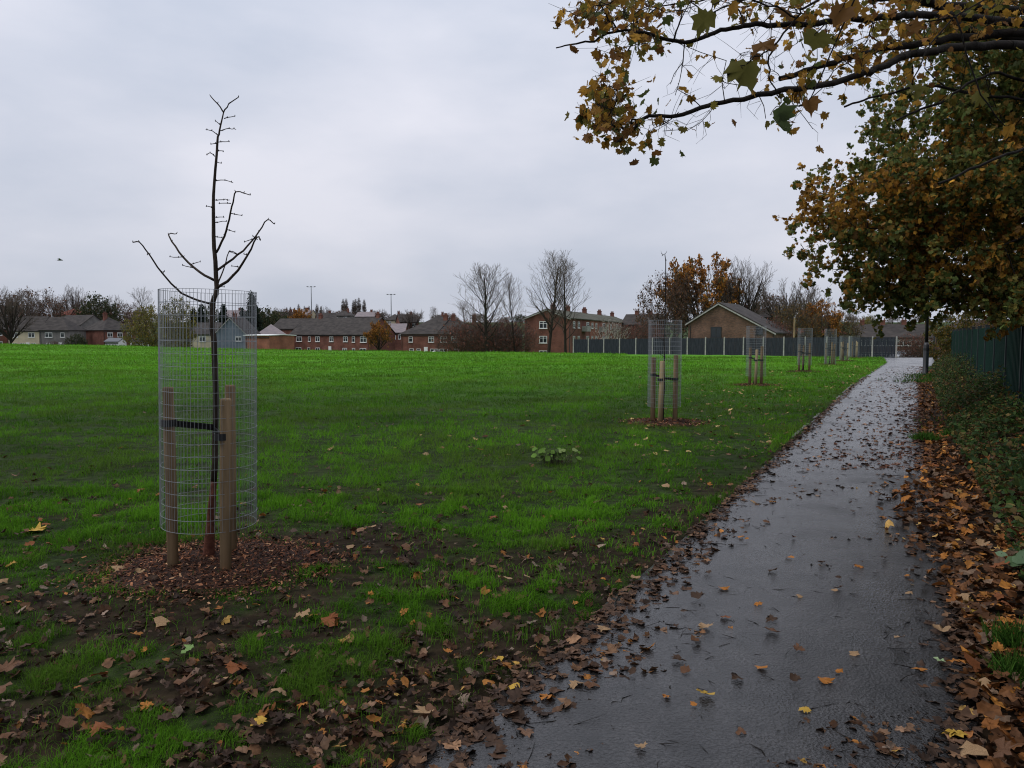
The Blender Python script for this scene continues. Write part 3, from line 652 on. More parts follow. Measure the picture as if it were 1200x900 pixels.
for i, (x, y) in enumerate(GUARDS):
    z = h1(x, y); first = i == 0
    # mulch
    r = np.random.default_rng(100+i); K = 40; V = [(0, 0, .04)]; Rr = .68 if first else .66
    for j in range(1, 7):
        for k in range(K):
            a = 2*pi*k/K; q = Rr*j/6*(1+.14*sin(2*a+i)+.08*sin(5*a+2*i)); V.append((q*cos(a)*1.08, q*sin(a)*.92, .04*(1-(j/6)**2)+r.uniform(-.006, .008)-(.05 if j == 6 else 0)))
    F3 = [(0, 1+k, 1+(k+1) % K) for k in range(K)]; F4 = [(1+(j-1)*K+k, 1+j*K+k, 1+j*K+(k+1) % K, 1+(j-1)*K+(k+1) % K) for j in range(1, 6) for k in range(K)]
    mu = thing('mulch_mound', f'mound of red-brown bark mulch round the {ORD[i]} guarded sapling', 'mulch', (x, y, z), group='mulch mounds round the saplings')
    obj('mulch_bed', new_mesh('mulch_bed', V, [F3, F4], smooth=True), M['mulch'], mu)
    nch = 6500 if first else (1500 if i < 3 else 500)
    q = np.sqrt(r.uniform(0, 1, nch))*Rr*(1+np.abs(r.normal(size=nch))*.22); a = r.uniform(0, 2*pi, nch); Px, Py_ = q*np.cos(a)*1.08, q*np.sin(a)*.92
    Pz = np.maximum(.04*(1-np.clip(q/Rr, 0, 1)**2), H(x+Px, y+Py_)-z)+.008+r.uniform(0, .012, nch)
    V_, F_, C_ = leaves(np.stack([Px, Py_, Pz], 1), r.uniform(.010, .036, nch)*(1 if first else 1.8), up_n(r, nch, .4), pick(r, nch, [(5, (.065, .026, .014)), (3, (.125, .050, .026)), (1.6, (.22, .095, .048)), (.6, (.38, .22, .12)), (3, (.025, .013, .009))], .3), CHIP*[1.2, 1], .2, r, .1)
    B = Batch(); B.add(V_, F_, C_); o = obj('bark_chips', B.mesh('bark_chips'), M['chips'], mu); o['kind'] = 'stuff'
    # guard
    gd = thing('tree_guard', f'{ORD[i]} galvanised mesh tree guard, {where[i]}', 'tree guard', (x, y, z), group='mesh tree guards along the path')
    zb = .30 if i < 4 else .08; zt = 1.88 if i not in (5, 6) else 1.6
    if i == 4: zt = 1.95; zb = .05
    cg = cage_mesh(zb, zt, .305 if first else .30, .0012 if first else .0013, 80 if first else 52, 19 if first else 20, 3.3)
    c_ = obj('mesh_cage', cg, M['galv'], gd); c_.rotation_euler = (.0, -.022 if first else .015*sin(i*3), 0); 
    if first: c_.rotation_euler = (.0, .02, 0); c_.location = (-.03, 0, 0)
    for j, (sx_, sy_, pale) in enumerate(stake_offs[i]):
        mb = MB(); Hs = [1.24, 1.17, 1.23][j] if first else (1.2, 1.14, 1.24)[j]; rd = .037 if first else .045
        lean = [(.0, .0), (.03, .0), (.01, .02)][j]
        mb.tube([(0, 0, -.1), (lean[0]*.5, lean[1]*.5, Hs*.5), (lean[0], lean[1], Hs-.012), (lean[0], lean[1], Hs)], [rd, rd, rd*.97, rd*.85], 14)
        o = obj('stake', mb, M['stake_pale'] if pale else M['stake'], gd, loc=(sx_, sy_, 0))
        if pale: o['label'] = 'pale new timber stake'
        for p in o.data.polygons: p.use_smooth = len(p.vertices) == 4
    so_ = stake_offs[i]; zs = .98 if first else .86; tr = (-.0, .06)
    mb = MB()
    for j in ((0, 1) if first else (0, 1, 2)):
        a_, b_ = np.array(so_[j][:2]), np.array(tr)
        z0, z1 = (zs+.02, zs-.03) if j == 0 else (zs-.06, zs-.05)
        d = (b_-a_); nrm_ = np.array([-d[1], d[0]])/np.linalg.norm(d)*.006
        for dz in (0, .0):
            P_ = [np.append(a_-nrm_, z0-.02), np.append(a_+nrm_, z0-.02), np.append(b_+nrm_, z1-.02), np.append(b_-nrm_, z1-.02)]
            mb.add([*P_, *[p+[0, 0, .042] for p in P_]], [(0,3,2,1),(4,5,6,7),(0,1,5,4),(1,2,6,5),(2,3,7,6),(3,0,4,7)])
        # collar round stake
        rd = .045 if first else .05; V = []
        for k in range(16):
            q = 2*pi*k/16
            for rr_, zz in ((rd, z0-.02), (rd+.006, z0-.02), (rd+.006, z0+.024), (rd, z0+.024)): V.append((a_[0]+rr_*cos(q), a_[1]+rr_*sin(q), zz))
        mb.add(V, [(4*k+c, 4*((k+1) % 16)+c, 4*((k+1) % 16)+(c+1) % 4, 4*k+(c+1) % 4) for k in range(16) for c in range(4)])
    obj('strap', mb, M['rubber'], gd)

# nearest sapling, laid out branch by branch
def Z8(a, b): return (140+a/3, 90+b/3)
y0 = 5.30
sap = thing('sapling', 'tall bare young sapling with upswept branches rising from the nearest tree guard', 'tree', (gx(245, y0), y0, h1(-2.1, y0)), group='saplings inside the tree guards')
O = np.array(sap.location)
def spts(px, dy=0.0):
    n_ = len(px); return [XZ(p[0], p[1], y0+dy*(k/(max(n_-1, 1)))**1.0)-O for k, p in enumerate(px)]
def densify(P, m=3, wob=.004):
    P = np.array(P); n_ = len(P); t_ = np.linspace(0, n_-1, (n_-1)*m+1); Q = []
    for q in t_:
        i = min(int(q), n_-2); f = q-i; p0 = P[max(i-1, 0)]; p1 = P[i]; p2 = P[i+1]; p3 = P[min(i+2, n_-1)]
        Q.append(.5*((2*p1)+(-p0+p2)*f+(2*p0-5*p1+4*p2-p3)*f*f+(-p0+3*p1-3*p2+p3)*f**3))
    Q = np.array(Q); Q[1:-1] += rng.normal(size=(len(Q)-2, 3))*wob
    return Q
mbs = MB()
tr = densify(spts([(244, 664), (247, 610), (252, 540), (253, 470), (251, 400), Z8(325, 890), Z8(330, 790), Z8(342, 740), Z8(333, 600), Z8(330, 480), Z8(333, 380), Z8(345, 230), Z8(352, 190), Z8(366, 125)]), 3, .0015)
k = len(tr); rads = np.interp(np.linspace(0, 1, k), [0, .04, .12, .45, .55, .75, 1], [.050, .036, .021, .018, .0155, .010, .004])
mbs.tube(tr[5:], list(rads[5:]), 9); obj('trunk', mbs.mesh('trunk', True), M['bark_sap'], sap)
mb = MB(); mb.tube(tr[:6], list(rads[:6]), 10); obj('trunk_base', mb.mesh('trunk_base', True), M['bark_red'], sap)['label'] = 'reddish-brown trunk base'
BR = [([(320, 798), (260, 780), (200, 745), (150, 690), (105, 625), (72, 583), (47, 582)], -.25, .0085, .0035),
      ([(333, 715), (280, 685), (225, 635), (185, 580), (172, 553), (200, 552)], .3, .0095, .003),
      ([(345, 740), (400, 700), (450, 630), (483, 565), (495, 575)], -.3, .0105, .003),
      ([(343, 680), (400, 640), (450, 595), (490, 545), (520, 503), (545, 518)], .2, .0095, .003),
      ([(345, 730), (365, 680), (385, 615), (415, 625)], .25, .006, .0025),
      ([(340, 618), (370, 560), (385, 500), (400, 440), (407, 405), (435, 408), (460, 416)], -.2, .008, .0025),
      ([(366, 125), (345, 95), (322, 70)], .05, .005, .003), ([(366, 125), (385, 95), (418, 72)], -.05, .005, .003)]
SP = [[(350, 208), (325, 188), (303, 186)], [(355, 190), (385, 183), (410, 186)], [(358, 170), (338, 155)], [(368, 147), (405, 138)], [(345, 232), (322, 236)], [(347, 230), (386, 227)], [(343, 258), (365, 262)], [(336, 280), (320, 267), (305, 275)], [(340, 300), (357, 303)], [(333, 365), (370, 362), (400, 373)], [(333, 433), (365, 431), (388, 433)], [(331, 460), (305, 455)], [(331, 493), (367, 493)], [(331, 512), (375, 508)], [(392, 480), (430, 487)], [(380, 538), (405, 545)], [(338, 562), (360, 565)], [(222, 633), (177, 632)], [(262, 672), (222, 662)], [(250, 660), (283, 650)], [(478, 568), (440, 580)], [(485, 572), (470, 560)], [(425, 670), (395, 665)], [(452, 625), (437, 622)], [(102, 622), (98, 625)], [(150, 690), (157, 684)], [(392, 445), (350, 445)], [(345, 735), (368, 738)], [(420, 625), (388, 615)]]
for pl, dy, ra, rb in BR:
    mb = MB(); Q = densify(spts([Z8(*p) for p in pl], dy), 3, .002); mb.tube(Q, list(np.linspace(ra, rb, len(Q))), 6)
    for q in Q[3::3]: mb.tube([q, q+[random.uniform(-.012, .012), random.uniform(-.01, .01), .012]], [.004, .002], 4)
    obj('branch', mb.mesh('branch', True), M['bark_sap'], sap)
for pl in SP:
    mb = MB(); Q = densify(spts([Z8(*p) for p in pl], random.uniform(-.06, .06)), 3, .002); mb.tube(Q, list(np.linspace(.0035, .002, len(Q))), 5)
    for q in Q[1::2]: mb.tube([q-[0, 0, .004], q+[random.uniform(-.004, .004), 0, .008]], [.004, .002], 4)
    obj('twig', mb, M['bark_dark'], sap)
for i, (x, y) in enumerate(GUARDS[1:], 1):
    z = h1(x, y); top = 3.05 if i == 1 else random.uniform(1.7, 2.05)
    s_ = thing('sapling', f'slender bare sapling inside the {ORD[i]} tree guard' + (', its whip-like leader rising high above the mesh' if i == 1 else ''), 'tree', (x, y+.06, z), group='saplings inside the tree guards')
    mb = MB(); P = [(.0-.04*(1 if i < 4 else 0), 0, -.02), (0, 0, .25), (.01, 0, .8), (.0, 0, 1.5), (.015, 0, top-.1), (-.06 if i == 1 else .01, 0, top)]
    Q = densify(P, 3, .003); mb.tube(Q, list(np.interp(np.linspace(0, 1, len(Q)), [0, .1, .2, 1], [.05 if i < 4 else .03, .035, .018, .005])), 7)
    obj('trunk', mb.mesh('trunk', True), M['bark_dark'], s_)
    mb = MB()
    for j in range(14 if i == 1 else 8):
        q = Q[int(len(Q)*random.uniform(.45, .97))]; a = random.uniform(0, 6.28); Lb = random.uniform(.05, .28)*(1 if q[2] > 1 else .6)
        if i == 1 and q[2] > 1.8: Lb *= .3
        mb.tube([q, q+[cos(a)*Lb*.6, sin(a)*Lb*.6, Lb*.4], q+[cos(a)*Lb*.8, sin(a)*Lb*.8, Lb]], [.005, .004, .002], 4)
    obj('twigs', mb, M['bark_dark'], s_)

# ------------------------------------------------------------------ tree builder
def mst(trunk, pts, bf):
    """grow a branching skeleton from the trunk through attractor points"""
    P = [*map(np.array, trunk)]; par = [-1]+list(range(len(trunk)-1)); pl = [0.]
    for i in range(1, len(P)): pl.append(pl[-1]+np.linalg.norm(P[i]-P[i-1]))
    pts = np.asarray(pts); n_ = len(pts); best = np.full(n_, 1e9); bi = np.zeros(n_, int)
    alive = np.ones(n_, bool)
    tb = [0 if len(trunk) < 2 else 1]
    def relax(i, w_=1.0):
        nonlocal best, bi
        d = np.linalg.norm(pts-P[i], axis=1); c = d+bf*pl[i]; dn = pts[:, 2] < P[i][2]-.35*d; c = c+dn*d*1.2
        k_ = alive & (c < best); best[k_] = c[k_]; bi[k_] = i
    for i in range(len(P)):
        if i >= 1 or len(P) == 1: relax(i)
    for _ in range(n_):
        j = int(np.argmin(np.where(alive, best, 1e9))); alive[j] = False
        p = bi[j]; P.append(pts[j]); par.append(p); pl.append(pl[p]+np.linalg.norm(pts[j]-P[p])); relax(len(P)-1)
    P = np.array(P); par = np.array(par); cnt = np.zeros(len(P))
    ch = np.bincount(par[par >= 0], minlength=len(P))
    for i in range(len(P)-1, -1, -1):
        cnt[i] = max(cnt[i], 1)
        if par[i] >= 0: cnt[par[i]] += cnt[i]
    return P, par, cnt, ch
def build_tree(seed, trunk, pts, bf, rtip, pw, rmax, ntw, ltw, rtw, sides=4, up=.3, outc=None, tw_all=False):
    """returns branch batch, twig batch, twig points"""
    r = np.random.default_rng(seed); P, par, cnt, ch = mst(trunk, pts, bf)
    rad = np.minimum(rtip*cnt**pw, rmax); i = np.arange(1, len(P)); p = par[i]
    P0, P1 = P[p], P[i]; mid = (P0+P1)/2+r.normal(size=P0.shape)*np.linalg.norm(P1-P0, axis=1, keepdims=True)*.06
    r0 = np.minimum(rad[p], rad[i]*1.6); r1 = rad[i]; rm = (r0+r1)/2
    nt_ = len(trunk)
    r0[:nt_-1] = rad[p[:nt_-1]]
    B = Batch(); big = rm > rmax*.12
    for m_, s_ in ((big, max(sides*2, 7)), (~big, sides)):
        if m_.any(): B.add(*tubes(P0[m_], mid[m_], r0[m_], rm[m_], s_)); B.add(*tubes(mid[m_], P1[m_], rm[m_], r1[m_], s_))
    sel = i if tw_all else i[ch[i] <= 1]; sel = sel[sel >= nt_]
    q = np.repeat(sel, ntw); d0 = P[q]-P[par[q]]; d0 /= np.linalg.norm(d0, axis=1, keepdims=True)+1e-9
    c0 = (P[q]-np.array(outc if outc is not None else trunk[-1])); c0 /= np.linalg.norm(c0, axis=1, keepdims=True)+1e-9
    f = r.uniform(0, 1, (len(q), 1)); S = P[par[q]]*(1-f)*.6+P[q]*(1-(1-f)*.6)
    d1 = d0*.6+c0*.5+r.normal(size=d0.shape)*.55+[0, 0, up]; d1 /= np.linalg.norm(d1, axis=1, keepdims=True)
    Ln = ltw*r.uniform(.4, 1.2, (len(q), 1)); A = S+d1*Ln*.5; d2 = d1+r.normal(size=d1.shape)*.35+[0, 0, up*.5]; d2 /= np.linalg.norm(d2, axis=1, keepdims=True); E = A+d2*Ln*.5
    T = Batch(); n_ = len(q); T.add(*tubes(S, A, np.full(n_, rtw), np.full(n_, rtw*.8))); T.add(*tubes(A, E, np.full(n_, rtw*.8), np.full(n_, rtw*.5)))
    d3 = d1+r.normal(size=d1.shape)*.8; d3 /= np.linalg.norm(d3, axis=1, keepdims=True); E2 = A+d3*Ln*.35; T.add(*tubes(A, E2, np.full(n_, rtw*.7), np.full(n_, rtw*.4)))
    return B, T, np.concatenate([A, E, E2]), P
def ellipsoid(r, n_, c, rad, bias=.33, flat=None):
    d = r.normal(size=(n_, 3)); d /= np.linalg.norm(d, axis=1, keepdims=True); q = r.uniform(0, 1, (n_, 1))**bias
    p = d*q*np.array(rad); return p+np.array(c)

def rec_tree(seed, h_, base, rx, form='round', tw_r=.011, r0=.24, nb=24):
    r = np.random.default_rng(seed); S0, S1, R0, R1 = [], [], [], []; tips = []
    up = np.array([0, 0, 1.])
    def limb(p, d, L_, ra, lev, upw):
        k = 6 if lev >= 2 else (4 if lev == 1 else 3); pts = [p]; dd = d/np.linalg.norm(d)
        for i in range(k):
            dd = dd+up*upw/k+r.normal(size=3)*(.07 if lev >= 2 else .11); dd /= np.linalg.norm(dd); pts.append(pts[-1]+dd*L_/k)
        rb = max(ra*.25, tw_r*.6)
        for i in range(k):
            a_ = ra+(rb-ra)*i/k; b_ = ra+(rb-ra)*(i+1)/k; S0.append(pts[i]); S1.append(pts[i+1]); R0.append(a_); R1.append(b_)
        return np.array(pts), rb
    def side(d, ang):
        q = r.normal(size=3); q -= d*np.dot(q, d); q /= np.linalg.norm(q); return d*cos(ang)+q*sin(ang)
    def spread(p, d, L_, ra, lev, upw):
        pts, rb = limb(p, d, L_, ra, lev, upw); n_ = len(pts)-1
        if lev == 0: tips.append(pts[-1]); tips.append(pts[-2]); return
        m_ = {3: 8, 2: 7, 1: 4}[lev]
        for j in range(m_):
            t_ = .22+.78*(j+r.uniform(0, .8))/m_; i = min(int(t_*n_), n_-1); q = pts[i]+(pts[i+1]-pts[i])*(t_*n_-i); dd = pts[i+1]-pts[i]; dd /= np.linalg.norm(dd)
            Lc = L_*{3: .55, 2: .5, 1: .62}[lev]*(1.15-.6*t_)*r.uniform(.75, 1.2)
            spread(q, side(dd, r.uniform(.45, .85)), Lc, max((ra+(rb-ra)*t_)*.55, tw_r), lev-1, .45)
    if form == 'tall':
        pts, rb = limb(np.array([0, 0, -.3]), np.array([r.normal()*.02, r.normal()*.02, 1.]), h_*.97, r0, 3, .4)
        zc = (h_+base)/2; rz_ = (h_-base)/2
        for j in range(nb):
            t_ = (base+(h_*.95-base)*(j/nb)**.9)/h_; i = min(int(t_*6), 5); q = pts[i]+(pts[i+1]-pts[i])*(t_*6-i); env = rx*math.sqrt(max(.06, 1-((t_*h_+.2*rx-zc)/(rz_*1.12))**2))
            el = .55+.65*t_+r.normal()*.1; az = j*2.4+r.normal()*.3; spread(q, np.array([cos(az)*cos(el), sin(az)*cos(el), sin(el)]), env*1.22, r0*(1-.82*t_)*.42, 2, .55)
    else:
        pts, rb = limb(np.array([0, 0, -.3]), np.array([r.normal()*.04, r.normal()*.04, 1.]), base+.3, r0*1.0, 3, .2); rt_ = r0*.7
        for j in range(nb):
            az = j*2.4+r.normal()*.25; el = .62+.85*(j % 5)/5+r.normal()*.08; fr_ = (h_-base)/max(math.sin(el), .5)*.62*(.72+.28*sin(el)) if el > .9 else rx*.95
            q = pts[-1]-[0, 0, r.uniform(0, base*.25)]; spread(q, np.array([cos(az)*cos(el), sin(az)*cos(el), sin(el)]), fr_, r0*.5, 3, .5)
    S0_, S1_, R0_, R1_ = map(np.array, (S0, S1, R0, R1)); B = Batch(); T = Batch(); big = R0_ > .03
    B.add(*tubes(S0_[big], S1_[big], R0_[big], R1_[big], 7)); T.add(*tubes(S0_[~big], S1_[~big], R0_[~big], R1_[~big], 3))
    return B, T, np.array(tips)
# generic far trees (unit: metres, base at origin)
PROTO = {}; PH = {}
def far_tree(key, seed, kind, h_, rx, base, n_=650, leaf=None, lf=0, lsize=.3, bf=.45, rmax=.3, ntw=3, ltw=.9, rtw=.013, nl=4000, tpl=RHOMB, trunkmat='bark_far', lobes=0, rtip=.012):
    r = np.random.default_rng(seed)
    if kind in ('rtall', 'rround'):
        B, T, tw = rec_tree(seed, h_, base, rx, kind[1:], rtw, rmax, n_)
        mx_ = max(v[:, 2].max() for v in T.V); PH[key] = float(mx_)
        mt = B.mesh('trunk'); mt.materials.append(M[trunkmat]); m2 = T.mesh('twigs'); m2.materials.append(M['twig_far']); PROTO[key] = [('trunk', mt), ('twigs', m2)]
        if leaf:
            q = tw[r.integers(0, len(tw), nl)]+r.normal(size=(nl, 3))*.15
            if lf: q = q[fbm(q[:, 0]/1.6+seed, q[:, 2]/1.6+q[:, 1]*.7, seed+5, 2) > lf]
            V, F, C = leaves(q, lsize*r.uniform(.5, 1.3, len(q)), r.normal(size=(len(q), 3)), pick(r, len(q), leaf, .3), tpl, .2, r, .2); Bl = Batch(); Bl.add(V, F, C); ml = Bl.mesh('crown'); ml.materials.append(M['leaf']); PROTO[key].append(('crown', ml))
        return
    c = np.array([0, 0, (h_+base)/2]); rz_ = (h_-base)/2
    pts = ellipsoid(r, n_, c, (rx, rx, rz_), .38)
    if kind == 'vase':
        k_ = np.hypot(pts[:, 0], pts[:, 1]) < rx*(.25+.85*((pts[:, 2]-base)/(h_-base)).clip(0, 1)**.6); pts = pts[k_]
    if kind == 'cone':
        f_ = ((pts[:, 2]-base)/(h_-base)).clip(0, 1); pts[:, :2] *= (1.25*(1-f_)+.1)[:, None]
    if lobes:
        nl_ = fbm(pts[:, 0]/rx*2+9+seed, pts[:, 2]/rx*2+pts[:, 1], seed, 2); pts = pts[nl_ > lobes]
    zt = base*.95 if kind != 'cone' else h_*.97
    trunk = [(0, 0, -.3)]+[(r.normal()*.06*k/3, r.normal()*.06*k/3, zt*k/4) for k in range(1, 5)]
    if kind in ('tall', 'cone'): trunk += [(r.normal()*.15, r.normal()*.15, zt+(h_*.8-zt)*k/5) for k in range(1, 6)] if kind == 'tall' else []
    B, T, tw, P = build_tree(seed, trunk, pts, bf, rtip, .46, rmax, ntw, ltw, rtw, 3, .35, outc=c-[0, 0, rz_*.6], tw_all=True)
    mt = B.mesh('trunk'); mt.materials.append(M[trunkmat]); PROTO[key] = [('trunk', mt)]
    m2 = T.mesh('twigs'); m2.materials.append(M['twig_far']); PROTO[key].append(('twigs', m2))
    if leaf:
        q = tw[r.integers(0, len(tw), nl)]+r.normal(size=(nl, 3))*.18
        if lf: keep = fbm(q[:, 0]/1.6+seed, q[:, 2]/1.6+q[:, 1]*.7, seed+5, 2) > lf; q = q[keep]
        V, F, C = leaves(q, lsize*r.uniform(.5, 1.3, len(q)), r.normal(size=(len(q), 3)), pick(r, len(q), leaf, .3), tpl, .2, r, .2)
        Bl = Batch(); Bl.add(V, F, C); ml = Bl.mesh('crown'); ml.materials.append(M['leaf']); PROTO[key].append(('crown', ml))
ORG = [(3, (.32, .13, .03)), (2, (.42, .19, .035)), (2, (.16, .08, .035)), (1, (.11, .09, .035))]
BRN = [(3, (.10, .055, .035)), (2, (.14, .07, .04)), (1, (.07, .05, .03))]
RED = [(3, (.15, .06, .045)), (2, (.19, .08, .055)), (1, (.10, .05, .04))]
GRN = [(3, (.03, .045, .02)), (2, (.05, .06, .025)), (1, (.09, .07, .03))]
YEL = [(3, (.17, .15, .035)), (2, (.12, .12, .035)), (1, (.2, .13, .03))]
DKG = [(3, (.012, .022, .014)), (2, (.02, .034, .02)), (1, (.028, .042, .022))]
OLV = [(3, (.07, .06, .028)), (2, (.10, .075, .03)), (2, (.16, .09, .03))]
far_tree('bare_tall', 1, 'rtall', 14.5, 4.4, 4.0, 34, rmax=.25, rtw=.013)
far_tree('bare_tall2', 2, 'rtall', 13, 3.5, 3.4, 26, rmax=.20, rtw=.013)
far_tree('bare_round', 3, 'rround', 12.5, 6.0, 3.0, 10, rmax=.36, rtw=.013)
far_tree('bare_round2', 4, 'rround', 10, 4.8, 2.4, 8, rmax=.27, rtw=.014)
far_tree('orange_round', 5, 'rround', 11.5, 5.6, 2.4, 10, ORG, .36, .34, rmax=.32, rtw=.013, nl=8500)
far_tree('brown_round', 6, 'round', 10, 5.2, 1.2, 700, BRN, .35, .30, .4, .28, 3, 1.0, .016, 4200, lobes=.3)
far_tree('green_round', 7, 'round', 9, 4.6, .8, 500, GRN, .2, .36, .4, .28, 2, .8, .012, 7000, lobes=.3)
far_tree('yellow_round', 8, 'round', 8.5, 4.6, .6, 600, YEL, .3, .30, .4, .2, 3, .9, .014, 6500, lobes=.28)
far_tree('red_shrub', 9, 'round', 5, 4.0, .1, 420, RED, .3, .22, .5, .1, 4, .9, .012, 2600)
far_tree('conifer', 10, 'cone', 10, 1.9, .5, 500, DKG, 0, .34, .3, .2, 2, .5, .012, 7000)
far_tree('poplar', 11, 'tall', 15, 1.3, 1.2, 400, bf=.8, rmax=.2, ntw=4, ltw=1.2, rtw=.03)
far_tree('birch', 12, 'vase', 6.0, 2.3, 1.2, 260, bf=.6, rmax=.10, ntw=3, ltw=.7, rtw=.008, trunkmat='bark_birch')
far_tree('olive_round', 13, 'round', 9.5, 5.4, .6, 700, OLV, .25, .30, .4, .28, 3, 1.0, .016, 6500, lobes=.25)
def put_tree(key, px, d, top, label, width=1.0, group='trees beyond the field', name='tree', rz=None, base=None):
    """stand a tree of that kind at depth d, tall enough to reach the height seen"""
    x = gx(px, d); z = h1(x, d)-.1 if base is None else base
    hs = {'bare_tall': 15.2, 'bare_tall2': 13.7, 'bare_round': 13, 'bare_round2': 10.5, 'orange_round': 12, 'brown_round': 10.5, 'green_round': 9.2, 'yellow_round': 9, 'red_shrub': 5.3, 'conifer': 10, 'poplar': 15.6, 'birch': 6.3, 'olive_round': 10}[key]
    hs = PH.get(key, hs); s_ = (zy(top, d)-z)/hs
    t_ = thing(name, label, 'tree' if 'shrub' not in name else 'shrub', (x, d, z), random.uniform(0, 6.28) if rz is None else rz, group)
    t_.scale = (s_*width, s_*width, s_)
    for nm, me in PROTO[key]: obj(nm, me, None, t_)
    return t_

# ------------------------------------------------------------------ houses
_wm = {}
def window_meshes(w_, h_, mul, fm_='white'):
    k = (w_, h_, mul, fm_)
    if k not in _wm:
        f = MB(); b_ = .09
        f.box(-w_/2, w_/2, -.05, .02, 0, b_); f.box(-w_/2, w_/2, -.05, .02, h_-b_, h_); f.box(-w_/2, -w_/2+b_, -.05, .02, b_, h_-b_); f.box(w_/2-b_, w_/2, -.05, .02, b_, h_-b_)
        for i in range(mul):
            c = -w_/2+w_*(i+1)/(mul+1); f.box(c-.05, c+.05, -.048, .02, b_, h_-b_)
        if h_ < 1.5: f.box(-w_/2+b_, w_/2-b_, -.046, .02, h_*.68, h_*.68+.06)
        f.box(-w_/2-.08, w_/2+.08, -.12, .02, -.08, -.002)
        fm = f.mesh('window'); fm.materials.append(M[fm_])
        g_ = MB(); g_.box(-w_/2+b_*.9, w_/2-b_*.9, -.03, .01, b_*.9, h_-b_*.9); gm = g_.mesh('pane'); gm.materials.append(M['glass']); _wm[k] = (fm, gm)
    return _wm[k]
def chimney_mesh(h_, pots=2):
    m_ = MB(); m_.box(-.45, .45, -.3, .3, -1.2, h_); m_.box(-.52, .52, -.37, .37, h_+.002, h_+.16)
    for i in range(pots):
        x_ = -.25+.5*i/(max(pots-1, 1)); m_.tube([(x_, 0, h_+.162), (x_, 0, h_+.55)], [.12, .1], 8)
    return m_
def house(label, pA, dA, pB, dB, depth, ye, yr, wall='brick_red', roof='roof_dark', kind='gable', front=(), right=(), left=(), chim=(), storeys=2, name='house', apex=.5, group='houses beyond the field', door=None, base=None, fh=2.6, wmat='white', low_right=None):
    """front wall runs from A (left) to B (right); depth goes back from it"""
    A = np.array([gx(pA, dA), dA]); B_ = np.array([gx(pB, dB), dB]); Ln = float(np.linalg.norm(B_-A)); th = math.atan2(B_[1]-A[1], B_[0]-A[0]); dm = (dA+dB)/2
    ze = zy(ye, dm); zr = zy(yr, dm+(0 if kind == 'gable_front' else depth*.5)); c = (A+B_)/2
    zb = (h1(c[0], c[1]+depth/2) if base is None else base)-.4
    t_ = thing(name, label, 'house', (A[0], A[1], zb), th, group); e_ = ze-zb; rg = zr-zb; D = depth
    wl = MB(); rf = MB(); ov = .35; tk = .14
    if kind == 'gable':
        wl.prism([(0, 0), (D, 0), (D, e_), (D/2, rg), (0, e_)], 0, Ln, 'x')
        sl = (rg-e_)/(D/2); u_ = ov*sl
        rf.prism([(-ov, e_-u_+.03), (D/2, rg+.03), (D+ov, e_-u_+.03), (D+ov, e_-u_+tk+.03), (D/2, rg+tk+.06), (-ov, e_-u_+tk+.03)], -.25, Ln+.25, 'x')
        ridge = lambda f_: (Ln*f_, D/2, rg)
    elif kind == 'gable_front':
        ax_ = Ln*apex; er = e_ if low_right is None else zy(low_right, dm)-zb
        wl.prism([(0, 0), (Ln, 0), (Ln, er), (ax_, rg), (0, e_)], 0, D, 'y')
        s1 = (rg-e_)/ax_; s2 = (rg-er)/(Ln-ax_)
        rf.prism([(-ov, e_-ov*s1+.03), (ax_, rg+.03), (Ln+ov, er-ov*s2+.03), (Ln+ov, er-ov*s2+tk+.03), (ax_, rg+tk+.06), (-ov, e_-ov*s1+tk+.03)], -.3, D+.3, 'y')
        ridge = lambda f_: (ax_, D*f_, rg)
    else:
        wl.box(0, Ln, 0, D, 0, e_); k = min(D/2, Ln/2-.05); lo = e_-.08
        ra = k if kind in ('hip', 'hip_left') else -.2; rb = Ln-k if kind in ('hip', 'hip_right') else Ln+.2
        V = [(-ov if kind in ('hip', 'hip_left') else -.2, -ov, lo), (Ln+(ov if kind in ('hip', 'hip_right') else .2), -ov, lo), (Ln+(ov if kind in ('hip', 'hip_right') else .2), D+ov, lo), (-ov if kind in ('hip', 'hip_left') else -.2, D+ov, lo), (ra, D/2, rg), (rb, D/2, rg)]
        V2 = [(v[0], v[1], v[2]+tk) for v in V[:4]]
        rf.add(V[:4]+V2+V[4:], [(3, 2, 1, 0), (0, 1, 5, 4), (1, 2, 6, 5), (2, 3, 7, 6), (3, 0, 4, 7), (4, 5, 9, 8), (5, 6, 9), (6, 7, 8, 9), (7, 4, 8)])
        ridge = lambda f_: (Ln*f_, D/2, rg)
        if kind == 'hip_left': wl.prism([(0, e_), (D, e_), (D/2, rg-.05)], Ln-.2, Ln-.002, 'x')
        if kind == 'hip_right': wl.prism([(0, e_), (D, e_), (D/2, rg-.05)], .002, .2, 'x')
    obj('wall', wl, M[wall], t_); ro = obj('roof', rf, M[roof], t_)
    if kind == 'gable_front':
        bb_ = MB(); zl_ = er-ov*s2; bb_.prism([(ax_, rg-.16), (ax_, rg+.02), (Ln+ov, zl_+.02), (Ln+ov, zl_-.16)], -.34, -.302, 'y'); bb_.prism([(-ov, e_-ov*s1-.16), (-ov, e_-ov*s1+.02), (ax_-.01, rg+.02), (ax_-.01, rg-.16)], -.34, -.302, 'y'); obj('bargeboard', bb_, M['concrete'], ro)
    gt = MB(); gt.box(-.1, Ln+.1, -.16 if kind != 'gable_front' else -.06, -.04, e_-.42, e_-.3) if kind != 'gable_front' else gt.box(Ln+.02, Ln+.1, -.05, .05, 0, e_*.8)
    gt.tube([(.3, -.06, 0), (.3, -.06, e_-.35)], .045, 6); obj('gutter', gt, M['black_metal'], t_)
